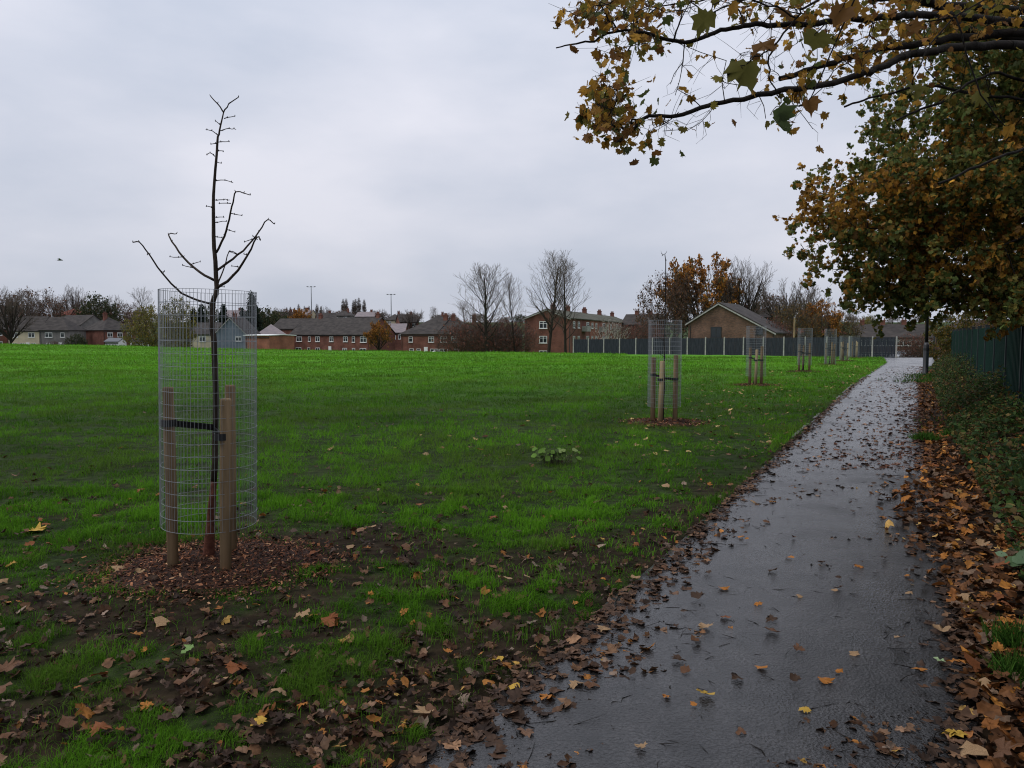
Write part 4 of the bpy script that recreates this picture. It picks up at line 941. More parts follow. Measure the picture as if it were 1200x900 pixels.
    for f_, pots in chim: obj('chimney', chimney_mesh(.9, pots), M['brick_red'], ro, loc=ridge(f_))
    def wins(rows, L_, place):
        for s_, st, w_, h_, mul in rows:
            fm, gm = window_meshes(w_, h_, mul, wmat); zt_ = e_-.55-fh*st; lc, rt = place(s_*L_); o = obj('window', fm, None, t_, loc=(lc[0], lc[1], zt_-h_), rot=(0, 0, rt)); obj('pane', gm, None, o)
    wins(front, Ln, lambda s_: ((s_, -.021), 0)); wins(right, D, lambda s_: ((Ln+.021, s_), pi/2)); wins(left, D, lambda s_: ((-.021, D-s_), -pi/2))
    if door is not None:
        for f_ in door:
            zd = e_-.55-fh*(storeys-1)-1.9; dm_ = MB(); dm_.box(-.45, .45, -.05, .02, 0, 2.05); o = obj('door', dm_, M['white'], t_, loc=(Ln*f_, -.022, max(zd, .4))); hn = MB(); hn.box(-.04, .04, -.09, -.052, 1, 1.12); obj('handle', hn, M['black_metal'], o, loc=(.35, 0, 0))
    return t_
W = 1.5
# far left street
house('brown brick house at the far left edge, half behind a bare tree', -14, 190, 9, 192, 8, 385, 372, chim=[(.5, 2)], front=[(.6, 0, 1.4, 1.2, 1), (.6, 1, 1.4, 1.3, 1)])
house('cream rendered house behind the large bare tree at far left', 11, 190, 47, 190, 8, 387, 371.5, 'render_cream', 'roof_dark', 'gable', [(.2, 0, 1.6, 1.2, 1), (.75, 0, 1.6, 1.2, 1), (.2, 1, 1.2, 1.6, 1), (.45, 1, 1.2, 1.6, 1), (.8, 1, 1.2, 1.6, 1)], chim=[(.1, 2)], door=[.62])
house('grey rendered house with dark hipped roof beside the cream one', 47.5, 190, 81, 190, 8, 387, 371.5, 'render_grey', 'roof_dark', 'hip_right', [(.32, 0, 1.8, 1.2, 1), (.8, 0, 1.0, 1.2, 0), (.35, 1, 1.8, 1.2, 1)], door=[.7])
house('house with bright red hipped roof on the rise at left', 66, 262, 97, 262, 9, 369, 361.5, 'render_cream', 'roof_red', 'hip', [(.25, 0, 1.6, 1.1, 1), (.7, 0, 1.6, 1.1, 1)])
house('small house with window strip behind the grey rendered one', 64, 222, 96, 216, 8, 381, 370, 'render_grey', 'roof_dark', 'gable', [(.68, 0, 2.2, 1.1, 2)], right=[(.4, 0, 1.2, 1.2, 1)])
house('house with brick end wall and grey front, slate roof', 122, 196, 160, 204, 9, 387, 372, 'brick_red', 'roof_dark', 'hip', [(.2, 0, 1.4, 1.2, 1), (.5, 0, 1.4, 1.2, 1), (.8, 0, 1.2, 1.2, 1), (.2, 1, 2.2, 1.8, 1), (.55, 1, 1.6, 1.8, 1)], chim=[(.4, 2)])
house('brick house end seen between the grey house and the slate-roofed one', 96.5, 203, 121, 197, 8, 386, 377, 'brick_red', 'roof_dark', 'hip')
house('pale roofed cottage high on the left hillside', 147, 300, 166, 300, 8, 372, 366, 'render_cream', 'roof_pale', 'gable')
house('cream house with dark roof seen through the nearest cage', 224, 168, 252, 168, 8, 391, 379, 'render_cream', 'roof_dark', 'gable', [(.5, 0, 1.4, 1.2, 1), (.3, 1, 1.4, 1.3, 1), (.75, 1, 1.4, 1.3, 1)])
house('blue-grey rendered house with wide dark roof behind the nearest cage', 252.5, 166, 289, 166, 9, 391, 372.5, 'render_blue', 'roof_dark', 'gable_front', [(.75, 0, 1.3, 1.1, 1), (.25, 1, 1.6, 1.2, 1)], chim=[(.3, 2)])
house('flat orange brick annex with white fascia right of the nearest cage', 288, 150, 316, 146, 6, 393.5, 392.8, 'brick_orange', 'white', 'gable', group='houses beyond the field', fh=2.4)
house('house with pale pink-grey hipped roof left of the brick terrace', 301, 176, 336, 178, 8, 393, 380, 'brick_red', 'roof_pale', 'hip', [(.55, 0, 1.3, 1.2, 1), (.9, 0, 1.2, 1.2, 1)])
house('dark-roofed house behind the pink-roofed one', 318, 215, 345, 212, 9, 385, 374, 'brick_red', 'roof_dark', 'gable')
house('low white conservatory left end, before the slate-roofed house', 124, 182, 139, 182, 4, 400.5, 397, 'white', 'glass', 'gable', [(.25, 0, 1.2, 1.2, 1), (.7, 0, 1.2, 1.2, 1)], name='conservatory', storeys=1)
house('low white garden room between the slate-roofed house and the yellow-green tree', 156, 182, 175, 184, 4, 401, 398, 'white', 'roof_dark', 'gable', [(.2, 0, 1.2, 1.2, 1), (.5, 0, 1.2, 1.2, 1), (.8, 0, 1.2, 1.2, 1)], name='garden_room', storeys=1)
# long brick terrace
fr = [(.12, 0, 1.9, 1.2, 1), (.26, 0, .8, 1.2, 0), (.37, 0, 1.4, 1.2, 1), (.55, 0, 1.3, 1.2, 1), (.73, 0, 1.4, 1.2, 1), (.83, 0, .9, 1.3, 0), (.95, 0, 1.9, 1.3, 1),
      (.11, 1, 1.9, 1.9, 1), (.25, 1, .9, 1.8, 0), (.37, 1, 1.4, 1.8, 1), (.72, 1, 1.4, 1.4, 1), (.83, 1, .9, 1.4, 0), (.945, 1, 1.9, 1.6, 1)]
house('long brown-brick terrace with two chimneys and white windows', 341, 184, 431, 170, 9, 391.5, 373.5, 'brick_red', 'roof_dark', 'gable', fr, chim=[(.22, 3), (.96, 3)], door=[.53], name='terraced_house')
house('house with pale grey roof right of the long brick terrace', 452, 200, 474, 200, 8, 389.5, 380, 'brick_red', 'roof_pale', 'gable', [(.4, 0, 1.4, 1.2, 1), (.8, 0, 1.2, 1.2, 1)], left=())
house('red brick house with hipped roof and white bay, left half of the second terrace', 470, 168, 512, 164, 9, 391.5, 375, 'brick_red', 'roof_dark', 'hip_left', [(.28, 0, 1.0, 1.2, 0), (.85, 0, 1.4, 1.2, 1), (.3, 1, 1.2, 1.2, 0), (.5, 1, 1.0, 1.2, 0), (.93, 1, 2.0, 1.6, 1)], chim=[(.95, 3)], door=[.7], name='terraced_house')
house('red brick house right half of the second terrace behind reddish shrubs', 512.5, 164, 562, 164, 9, 391.5, 375, 'brick_red', 'roof_dark', 'hip_right', [(.15, 0, 1.4, 1.2, 1), (.4, 0, 1.3, 1.2, 1), (.7, 0, 1.3, 1.2, 1), (.15, 1, 1.8, 1.6, 1), (.5, 1, 1.8, 1.6, 1), (.8, 1, 1.4, 1.4, 1)], chim=[(.35, 3), (.85, 3)], name='terraced_house')
house('low brick house behind the red shrubs and bare trees', 563, 170, 612, 172, 9, 394, 384, 'brick_red', 'roof_dark', 'gable', [(.3, 0, 1.4, 1.2, 1), (.6, 0, 1.4, 1.2, 1), (.3, 1, 1.4, 1.5, 1), (.75, 1, 1.4, 1.5, 1)], chim=[(.6, 2)])
# three-storey flats stepping away
fd = np.array([sin(R(18.5)), cos(R(18.5))]); a0 = np.array([gx(615, 143.5), 143.5]); b0 = np.array([gx(667, 140.5), 140.5])
labs = ['three-storey red brick flats with gable end facing the field', 'second block of stepped brick flats behind the gable block', 'third block of stepped brick flats above the fence', 'last block of the stepped brick flats, behind the white birch']
for i in range(4):
    off = fd*i*15.6; A = a0+off; B_ = b0+off+np.array([.9, 0])*0
    if i: A = A+(b0-a0)/np.linalg.norm(b0-a0)*1.6*0
    pa, pb = 600+900*A[0]/A[1], 600+900*B_[0]/B_[1]; dm = (A[1]+B_[1])/2
    ye = 450-900*0; zE, zR = 4.75+.0*i, 6.35+.0*i
    ye_ = 393-(zE-1.6)*900/dm; yr_ = 393-(zR-1.6)*900/dm
    sidew = [(.2, s_, 1.4, 1.2, 1) for s_ in (0, 1, 2)]+[(.42, s_, 1.4, 1.2, 1) for s_ in (0, 1, 2)]+[(.85, s_, 2.0, 1.3, 1) for s_ in (0, 1, 2)]
    h_ = house(labs[i], pa, A[1], pb, B_[1], 15.2, ye_, yr_, 'brick_orange' if i else 'brick_red', 'roof_moss', 'gable_front', [(.42, 0, 1.5, 1.3, 1), (.42, 1, 1.5, 1.3, 1), (.42, 2, 1.6, 1.5, 1)] if i == 0 else [], right=sidew, chim=[(.25, 3), (.9, 3)] if i == 0 else [(.85, 3)], storeys=3, name='apartment_block', base=-3.4, fh=2.7)
    for s_ in range(3):   # balconies on the long side
        mb = MB(); Lb = float(np.linalg.norm(b0-a0)); mb.box(0, 1.1, -1.4, 1.4, 0, .15); mb.box(1.05, 1.1, -1.4, 1.4, .152, 1.05); mb.box(.0, 1.05, -1.4, -1.34, .152, 1.05); mb.box(.0, 1.05, 1.34, 1.4, .152, 1.05)
        obj('balcony', mb, M['concrete'], h_, loc=(Lb+.002, 15.2*.66, (zE+3.4+.4)-2.7*(s_+1)+.3))
# brown gabled house behind the fence
house('wide brown-brick house with low lopsided gable behind the close-boarded fence', 806, 104, 906, 98, 9, 378, 355.5, 'brick_brown', 'roof_dark', 'gable_front', [(.34, 0, 1.45, 1.4, 1), (.84, 0, .9, 1.0, 0)], apex=.37, low_right=389.5, storeys=1, base=-2.0, name='gabled_house', wmat='black_metal')
house('brick house with twin chimneys behind the brown gabled one', 862, 136, 905, 134, 8, 372, 364, 'brick_red', 'roof_dark', 'gable', chim=[(.25, 2), (.55, 2)])
house('long low terrace with dark roof beyond the end of the path', 1000, 158, 1098, 152, 9, 395, 381, 'brick_brown', 'roof_dark', 'gable', [(.05+.1*i, 0, 1.5, 1.2, 1) for i in range(10)]+[(.05+.1*i, 1, 1.5, 1.3, 1) for i in range(10)], chim=[(.1, 2), (.36, 2), (.62, 2), (.9, 2)], name='terraced_house')
house('red roofed house left of the low terrace beyond the path', 962, 150, 992, 153, 9, 391, 380, 'brick_red', 'roof_red', 'hip', [(.3, 0, 1.4, 1.2, 1), (.7, 0, 1.4, 1.2, 1)])
house('row house with plain chimneys on the skyline right of the birches', 728, 190, 768, 186, 8, 380, 369, 'brick_red', 'roof_dark', 'gable', chim=[(.3, 2), (.7, 2)])
house('brick house behind brown shrubs at the right end, past the lamp post', 1095, 120, 1150, 112, 9, 391, 377, 'brick_brown', 'roof_dark', 'gable', [(.3, 0, 1.5, 1.2, 1), (.7, 0, 1.5, 1.2, 1)])
# far hillside houses
hill = [(333, 300, 374, 366, 'roof_dark', 'render_cream'), (352, 330, 370, 363.5, 'roof_pale', 'render_cream'), (384, 310, 373, 367, 'roof_dark', 'brick_red'), (400, 350, 370, 364.5, 'roof_dark', 'render_grey'), (428, 330, 371, 366, 'roof_pale', 'brick_red'),
        (462, 300, 375, 368, 'roof_dark', 'render_cream'), (480, 290, 377, 369, 'roof_dark', 'brick_red'), (300, 310, 373, 366, 'roof_dark', 'render_grey'), (272, 320, 372, 364, 'roof_pale', 'brick_red'), (124, 290, 375, 367, 'roof_dark', 'brick_red'), (516, 310, 376, 369, 'roof_dark', 'brick_red')]
wd = ['leftmost above the pink-grey roof', 'pale roofed, above the left chimney of the long terrace', 'dark roofed, above the middle of the long terrace', 'dark roofed below the poplars', 'pale roofed right of the poplars', 'cream walled, left of the right light mast', 'brick, right of the right light mast', 'grey walled, behind the tall conifer', 'pale roofed, seen over the blue-grey house', 'brick, between the red roof and the green tree', 'brick, above the second terrace']
for (px, d, ye, yr, rf_, wl_), lb in zip(hill, wd):
    house('small far hillside house, '+lb, px-11, d, px+11, d+random.uniform(-4, 4), 8, ye, yr, wl_, rf_, random.choice(['gable', 'hip']), [(.25, 0, 1.5, 1.2, 1), (.75, 0, 1.5, 1.2, 1)], chim=[(.7, 2)], group='houses on the far hillside')

# ------------------------------------------------------------------ far trees
for a in [
 ('bare_round', 14, 172, 334, 'big dark bare tree before the cream house at far left', .9),
 ('brown_round', -18, 200, 340, 'brown tree cut by the left edge of the photo', 1.2),
 ('brown_round', 44, 235, 336, 'rusty brown-topped tree behind the grey rendered house', .95),
 ('bare_round2', 29, 225, 342, 'bare twiggy tree between the far left tree and the rusty one', 1.0),
 ('bare_round', 86, 280, 332, 'tall bare tree rising over the red roof', .75),
 ('bare_round2', 74, 260, 344, 'smaller bare tree left of the one over the red roof', 1.0),
 ('green_round', 117, 250, 345, 'dark green tree right of the red roof', .75),
 ('brown_round', 106, 290, 350, 'brown tree squeezed between red roof and green tree', .9),
 ('bare_round2', 134, 265, 344, 'thin bare tree right of the dark green one', .7),
 ('brown_round', 153, 260, 353, 'low reddish tree on the left hillside', .9),
 ('bare_tall2', 178, 178, 335, 'pale bare tree above the yellow-green one', .9),
 ('yellow_round', 176, 150, 356, 'yellow-green tree left of the nearest cage', .85),
 ('yellow_round', 209, 140, 346, 'tall yellow-green willow seen through the left side of the nearest cage', .55),
 ('conifer', 228, 215, 362, 'left small conifer seen through the nearest cage', .9),
 ('conifer', 237, 218, 357, 'pointed conifer just left of the sapling trunk', .8),
 ('green_round', 247, 235, 358, 'dark evergreen behind the sapling trunk', .7),
 ('conifer', 263, 222, 357, 'conifer right of the sapling trunk', 1.0),
 ('conifer', 285, 215, 361, 'small conifer left of the tall black one', .8),
 ('conifer', 297, 190, 343, 'tall dark conifer at the right side of the nearest cage', .9),
 ('green_round', 311, 225, 361, 'dark bush-like evergreen right of the tall conifer', .9),
 ('green_round', 324, 235, 364, 'lower dark evergreen left of the chimney terrace', .9),
 ('brown_round', 331, 300, 360, 'brown tree on skyline left of the light mast', 1.0),
 ('orange_round', 352, 290, 361, 'small ochre tree behind the left chimney of the long terrace', .9),
 ('bare_round2', 380, 330, 357, 'bare tree right of the left light mast', .8),
 ('brown_round', 405, 380, 362, 'dark brown tree under the poplars', 1.4),
 ('brown_round', 395, 370, 364, 'dull tree left of the poplars', 1.3),
 ('brown_round', 428, 380, 365, 'dull brown tree right of the poplars', 1.3),
 ('bare_round2', 447, 330, 361, 'bare tree left of the right light mast', .9),
 ('green_round', 439, 340, 364, 'dull green tree on the skyline near the right light mast', 1.0),
 ('bare_round2', 484, 290, 361, 'bare tree right of the right light mast', 1.0),
 ('brown_round', 470, 330, 366, 'brown tree behind the bare one by the right mast', 1.3),
 ('bare_tall2', 505, 330, 358, 'thin pale tree above the hipped roof', .9),
 ('bare_tall2', 512, 330, 360, 'thin pale tree just right of its twin above the hipped roof', .8),
 ('brown_round', 525, 330, 366, 'brown tree on the skyline left of the large bare trees', 1.2),
 ('orange_round', 444, 155, 376, 'orange-brown tree standing against the gable of the long terrace', .72),
 ('bare_tall', 571, 122, 308, 'broad bare tree left of the brick flats', 1.35),
 ('bare_tall2', 604, 124, 318, 'narrow bare tree between the broad one and the flats', .8),
 ('bare_tall2', 550, 135, 350, 'low bare tree leaning out left of the broad one', 1.0),
 ('bare_tall', 642, 118, 291, 'tallest bare tree, in front of the brick flats gable', 1.1),
 ('bare_tall2', 664, 116, 303, 'slimmer bare tree right of the tallest one', 1.1),
 ('red_shrub', 545, 128, 375, 'reddish shrub left of the broad bare tree trunk', 1.0),
 ('red_shrub', 572, 126, 372, 'reddish shrub at the foot of the broad bare tree', 1.0),
 ('red_shrub', 598, 128, 374, 'reddish shrub at the left corner of the brick flats', .9),
 ('green_round', 90, 175, 391, 'round dark bush between the grey house and the brick end wall', .9),
 ('green_round', 325, 150, 398, 'dark garden bush below the pink-grey roof', 1.0),
 ('brown_round', 64, 178, 399, 'low brown bush before the grey rendered house', 1.0),
 ('birch', 709, 96, 370, 'white-stemmed birch behind the left part of the fence', 1.0),
 ('birch', 724, 97, 371, 'second white-stemmed birch, right of the first', 1.0),
 ('red_shrub', 742, 108, 378, 'dull brown shrub right of the birches', .9),
 ('brown_round', 757, 118, 374, 'brown leafy tree behind the fence left of the second guard', .6),
 ('brown_round', 786, 128, 313, 'dark-twigged tree with sparse brown leaves left of the orange crown', .72),
 ('orange_round', 822, 132, 300, 'orange autumn tree behind the brown gabled house', .8),
 ('bare_round', 868, 130, 298, 'broad bare tree behind the brown gabled house', .8),
 ('bare_round2', 918, 132, 322, 'bare tree right of the brown gabled house', .8),
 ('bare_round2', 944, 140, 331, 'bare tree over the olive ones near the path end', .8),
 ('olive_round', 932, 112, 352, 'olive brown tree behind the fourth guard', .75),
 ('orange_round', 962, 116, 352, 'orange-leaved tree behind the fifth guard', .75),
 ('olive_round', 984, 122, 361, 'olive tree at the right end of the tree belt', .7),
 ('red_shrub', 905, 104, 372, 'dark brown shrub at the right wall of the gabled house', .7),
 ('brown_round', 898, 140, 340, 'brown tree behind the bare ones right of the gabled house', .8),
 ('bare_tall2', 1003, 170, 362, 'thin bare tree on the skyline left of the low terrace', .9),
 ('yellow_round', 1018, 180, 368, 'pale yellow tree behind the low terrace roof', .7),
 ('bare_round2', 1052, 200, 366, 'bare tree behind the low terrace, under the hanging leaves', 1.0),
 ('red_shrub', 1068, 100, 391, 'brown shrub beyond the path end above the parked car', .8),
 ('red_shrub', 1082, 98, 394, 'brown shrub behind the lamp post', .8),
 ('brown_round', 1130, 110, 372, 'brown tree beyond the far end of the green fence', 1.0),
 ('brown_round', 1165, 90, 360, 'brown tree standing behind the green fence', 1.0)]:
    put_tree(*a, name='shrub' if 'shrub' in a[4] else ('conifer_tree' if a[0] == 'conifer' else 'tree'), group=None)
for j, px in enumerate([337, 341, 346, 351, 358, 363, 372, 377, 403, 406.5, 415, 417.5, 421.5, 427.5]):
    put_tree('poplar', px, 480+random.uniform(-15, 15), (358 if j < 8 else 350)+random.uniform(-2, 2.5), 'small poplar of the faint left row on the skyline' if j < 8 else 'taller poplar of the close group on the skyline', 1.0, group='faint row of skyline poplars' if j < 8 else 'close group of skyline poplars', name='poplar_tree')
rj = random.Random(5)
for j in range(46):      # hedge of ordinary trees closing the skyline on the hill
    px = -60+j*27+rj.uniform(-8, 8); d = rj.uniform(360, 470); put_tree(rj.choice(['brown_round', 'bare_round2', 'olive_round', 'brown_round', 'green_round']), px, d, rj.uniform(365, 371), 'small dull tree, one of many closing the far skyline', 1.5, group='small trees along the far skyline')

# light masts
for px, yt, lb in ((366, 336.5, 'left tall light mast on the skyline, beside the poplars'), (459, 345.5, 'right tall light mast on the skyline, before the second terrace')):
    d = 320; x = gx(px, d); z = h1(x, d); t_ = thing('light_mast', lb, 'light mast', (x, d, z), group='tall light masts on the skyline'); Hh = zy(yt, d)-z
    mb = MB(); mb.tube([(0, 0, -.2), (0, 0, Hh)], [.28, .13], 10); obj('pole', mb, M['grey_metal'], t_)
    mb = MB(); mb.box(-1.6, 1.6, -.06, .06, Hh+.002, Hh+.12); obj('crossarm', mb, M['grey_metal'], t_)
    for sx_ in (-1.5, 0, 1.5):
        mb = MB(); mb.prism([(-.45, 0), (.45, 0), (.3, .22), (-.3, .22)], -.25, .25, 'y'); obj('lamp_head', mb, M['grey_metal'], t_, loc=(sx_, 0, Hh+.124))

# ------------------------------------------------------------------ close-boarded fence beyond the crest
FA, FB = np.array([gx(672, 88), 88.]), np.array([gx(1050, 68.5), 68.5]); Ln = np.linalg.norm(FB-FA); th = math.atan2(*(FB-FA)[::-1]); NP = 17; sp = Ln/NP
fz = [float(Hbase(*(FA+(FB-FA)*i/NP))) for i in range(NP+1)]
ft = thing('board_fence', 'dark grey close-boarded fence with pale concrete posts below the crest', 'fence', (FA[0], FA[1], 0), th)
pm = MB(); pm.box(-.06, .06, -.06, .06, -.3, 1.88); pm.prism([(-.06, 1.882), (.06, 1.882), (0, 1.95)], -.06, .06, 'y'); pm = pm.mesh('post'); pm.materials.append(M['concrete'])
bmz = MB(); nb = 15
for k in range(nb):
    x0 = .07+(sp-.14)*k/nb; x1 = .07+(sp-.14)*(k+1)/nb; bmz.box(x0, x1-.012, -.012-.006*(k % 2), .01, .12, 1.8-.01*(k % 3)*.5)
bmz.box(.065, sp-.065, .012, .05, .35, .43); bmz.box(.065, sp-.065, .012, .05, 1.45, 1.53); bmz.box(.065, sp-.065, -.02, .02, 1.802, 1.84); bmz = bmz.mesh('panel'); bmz.materials.append(M['slate_panel'])
gmz = MB(); gmz.box(.065, sp-.065, -.02, .02, -.1, .115); gmz = gmz.mesh('gravel_board'); gmz.materials.append(M['slate_panel'])
for i in range(NP+1):
    o = obj('post', pm, None, ft, loc=(sp*i, 0, fz[i]))
    if i < NP:
        zz = (fz[i]+fz[i+1])/2; obj('panel', bmz, None, ft, loc=(sp*i, 0, zz)); obj('gravel_board', gmz, None, ft, loc=(sp*i, 0, zz))

# ------------------------------------------------------------------ green steel fence
gf = thing('steel_fence', 'dark green steel sheet fence along the right side of the path', 'fence', (2.02, 0, 0), 0)
ddx = np.array([.52, 1.]); un = ddx/np.linalg.norm(ddx); tg = math.atan2(un[1], un[0]); sp = 2.6
pmesh = MB(); pmesh.box(-.04, .04, -.05, .05, -.2, 1.86); pmesh.box(-.045, .045, -.055, .055, 1.862, 1.88); pmesh = pmesh.mesh('post'); pmesh.materials.append(M['green_post'])
sh = MB(); nr = 12; poly = []
for k in range(nr):
    a0_ = .05+(sp-.10)*k/nr; w_ = (sp-.10)/nr; poly += [(a0_, 0), (a0_+w_*.12, .03), (a0_+w_*.30, .03), (a0_+w_*.42, 0)]
poly.append((sp-.05, 0))
for a_, b_ in zip(poly[:-1], poly[1:]):
    sh.add([(a_[0], a_[1], .02), (b_[0], b_[1], .02), (b_[0], b_[1], 1.8), (a_[0], a_[1], 1.8), (a_[0], a_[1]+.004, .02), (b_[0], b_[1]+.004, .02), (b_[0], b_[1]+.004, 1.8), (a_[0], a_[1]+.004, 1.8)], [(0, 1, 2, 3), (7, 6, 5, 4), (3, 2, 6, 7), (0, 4, 5, 1)])
sh = sh.mesh('panel'); sh.materials.append(M['green_steel'])
rl = MB(); rl.box(.045, sp-.045, -.03, -.006, .35, .40); rl.box(.045, sp-.045, -.03, -.006, 1.5, 1.55); rl = rl.mesh('rail'); rl.materials.append(M['green_post'])
for i in range(-1, 18):
    p = un*sp*i; zz = float(Hbase(p[0]+2.02, p[1]))+.0
    obj('post', pmesh, None, gf, loc=(p[0], p[1], zz), rot=(0, 0, tg))
    if i < 17: obj('panel', sh, None, gf, loc=(p[0], p[1], zz), rot=(0, 0, tg)); obj('rail', rl, None, gf, loc=(p[0], p[1], zz), rot=(0, 0, tg))

# ------------------------------------------------------------------ lamp post and second post
x, y = gx(1085, 30.5), 30.5; z = h1(x, y)
lp = thing('lamp_post', 'black lamp post at the right path edge, its top lost in the leaves', 'lamp post', (x, y, z))
mb = MB(); mb.tube([(0, 0, -.1), (0, 0, .02), (0, 0, .05), (0, 0, 1.2), (0, 0, 1.32)], [.13, .13, .105, .10, .062], 16); obj('base', mb.mesh('base', True), M['black_metal'], lp)
mb = MB(); mb.tube([(0, 0, 1.3), (0, 0, 3.5), (0, 0, 5.2)], [.06, .05, .042], 12); obj('shaft', mb.mesh('shaft', True), M['black_metal'], lp)
mb = MB(); mb.box(-.045, .045, -.112, -.098, .35, .95); obj('access_door', mb, M['green_post'], lp)
mb = MB(); mb.tube([(0, 0, 1.02), (0, 0, 1.1)], .115, 14); obj('collar', mb, M['black_metal'], lp)
mb = MB(); mb.tube([(0, 0, 5.2), (-.1, 0, 5.35), (-.45, 0, 5.42)], .03, 8); obj('arm', mb, M['black_metal'], lp)
mb = MB(); mb.prism([(-1.0, 5.36), (-.4, 5.36), (-.42, 5.46), (-.8, 5.5), (-.98, 5.44)], -.12, .12, 'y'); lh = obj('lamp_head', mb, M['grey_metal'], lp)
mb = MB(); mb.prism([(-.95, 5.32), (-.55, 5.32), (-.5, 5.358), (-.98, 5.358)], -.1, .1, 'y'); obj('lens', mb, M['lens'], lh)
x, y = gx(1094, 55), 55; z = float(Hbase(x, y))
gt = thing('height_barrier', 'dark steel post with short crossbar at the path end behind the lamp post', 'barrier', (x, y, z))
mb = MB(); mb.tube([(0, 0, -.1), (0, 0, 2.9)], .06, 10); obj('post', mb, M['black_metal'], gt)
mb = MB(); mb.box(-.5, 1.2, -.04, .04, 2.75, 2.85); obj('crossbar', mb, M['black_metal'], gt)
x, y = gx(930, 92), 92; z = h1(x, y); tp = thing('wooden_pole', 'plain wooden pole standing behind the fence by the fourth guard', 'pole', (x, y, z))
mb = MB(); mb.tube([(0, 0, -.2), (0, 0, zy(372, y)-z)], [.13, .1], 10); obj('pole_shaft', mb, M['stake'], tp); mb = MB(); mb.tube([(0, 0, zy(372, y)-z), (0, 0, zy(371.3, y)-z)], [.12, .03], 10); obj('pole_cap', mb, M['grey_metal'], tp)

# ------------------------------------------------------------------ cars
def car(label, px, d, rz, col, zoff=0, van=False):
    x = gx(px, d); z = h1(x, d)+zoff; t_ = thing('parked_van' if van else 'parked_car', label, 'van' if van else 'car', (x, d, z), rz, 'vehicles parked beyond the field')
    m_ = noisy('car_paint', col, tuple(c*.9 for c in col), 2, .25, .5)
    b_ = MB(); Lc = 2.1
    if van: prof = [(-2.4, .35), (2.3, .35), (2.4, .8), (2.25, 1.15), (1.75, 1.3), (1.2, 2.0), (-2.35, 2.05), (-2.4, 1.0)]
    else: prof = [(-2.05, .3), (2.05, .3), (2.12, .6), (2.0, .82), (1.1, .95), (.55, 1.38), (-1.0, 1.45), (-1.75, 1.1), (-2.1, .95)]
    w_ = .86; V = []; n_ = len(prof)
    for yy_, inset in ((-w_, 0), (w_, 0)):
        for px_, pz in prof: V.append((px_, yy_*(1-.16*max(0, (pz-.9))), pz))
    b_.add(V, [tuple(range(n_))[::-1], tuple(range(n_, 2*n_))]+[(i, (i+1) % n_, n_+(i+1) % n_, n_+i) for i in range(n_)])
    me = b_.mesh('body'); bo = obj('body', me, m_, t_)
    g_ = MB()
    for s_ in (-1, 1):
        q = [(1.0, .97), (.5, 1.33), (-.95, 1.39), (-1.55, 1.08), (-1.5, .95)] if not van else [(1.7, 1.3), (1.2, 1.9), (.4, 1.9), (.4, 1.3)]
        V = [(a_, s_*(w_*(1-.16*max(0, (c-.9)))+.004), c) for a_, c in q]+[(a_, s_*(w_*(1-.16*max(0, (c-.9)))-.01), c) for a_, c in q]; k = len(q)
        g_.add(V, [tuple(range(k)), tuple(range(k, 2*k))[::-1]]+[(i, (i+1) % k, k+(i+1) % k, k+i) for i in range(k)])
    obj('side_glass', g_, M['glass'], t_)
    g_ = MB(); (xa, za), (xb, zb_) = ((1.1, .97), (.57, 1.37)) if not van else ((1.74, 1.33), (1.22, 1.97)); g_.add([(xa, -.7, za), (xa, .7, za), (xb, .64, zb_), (xb, -.64, zb_), (xa+.02, -.7, za+.02), (xa+.02, .7, za+.02), (xb+.02, .64, zb_+.02), (xb+.02, -.64, zb_+.02)], [(0, 1, 2, 3), (7, 6, 5, 4), (0, 4, 5, 1), (1, 5, 6, 2), (2, 6, 7, 3), (3, 7, 4, 0)]); obj('windscreen', g_, M['glass'], t_)
    for wx in (-1.3, 1.3):
        for s_ in (-1, 1):
            q = MB(); q.tube([(0, -.1, 0), (0, .1, 0)], .32, 16); wo = obj('wheel', q, M['tyre'], t_, loc=(wx, s_*.8, .32)); q = MB(); q.tube([(0, -.11, 0), (0, .11, 0)], .19, 12); obj('rim', q, M['grey_metal'], wo)
    for s_ in (-1, 1):
        q = MB(); q.box(2.02, 2.13, s_*.62-.16, s_*.62+.16, .6, .74); obj('headlight', q, M['lens'], t_)
        q = MB(); q.box(-2.13 if not van else -2.43, -2.02 if not van else -2.32, s_*.66-.12, s_*.66+.12, .7, .9); obj('tail_light', q, M['roof_red'], t_)
car('silver car parked beyond the path crest beside the fence end', 1061, 104, R(200), (.36, .38, .40), zoff=.1)
car('white van parked before the slate-roofed house at left', 130, 168, R(15), (.7, .7, .7), van=True, zoff=.2)
car('dark car parked left of the blue-grey house, behind the nearest cage', 238, 140, R(5), (.05, .055, .065), zoff=.4)
car('white car parked before the blue-grey house, behind the sapling trunk', 262, 139, R(170), (.65, .65, .66), zoff=.2)
car('white car parked before the bay of the second terrace', 516, 140, R(20), (.68, .68, .68), zoff=.35)
car('silver car parked before the cream house at far left', 30, 165, R(10), (.4, .42, .45), zoff=.2)

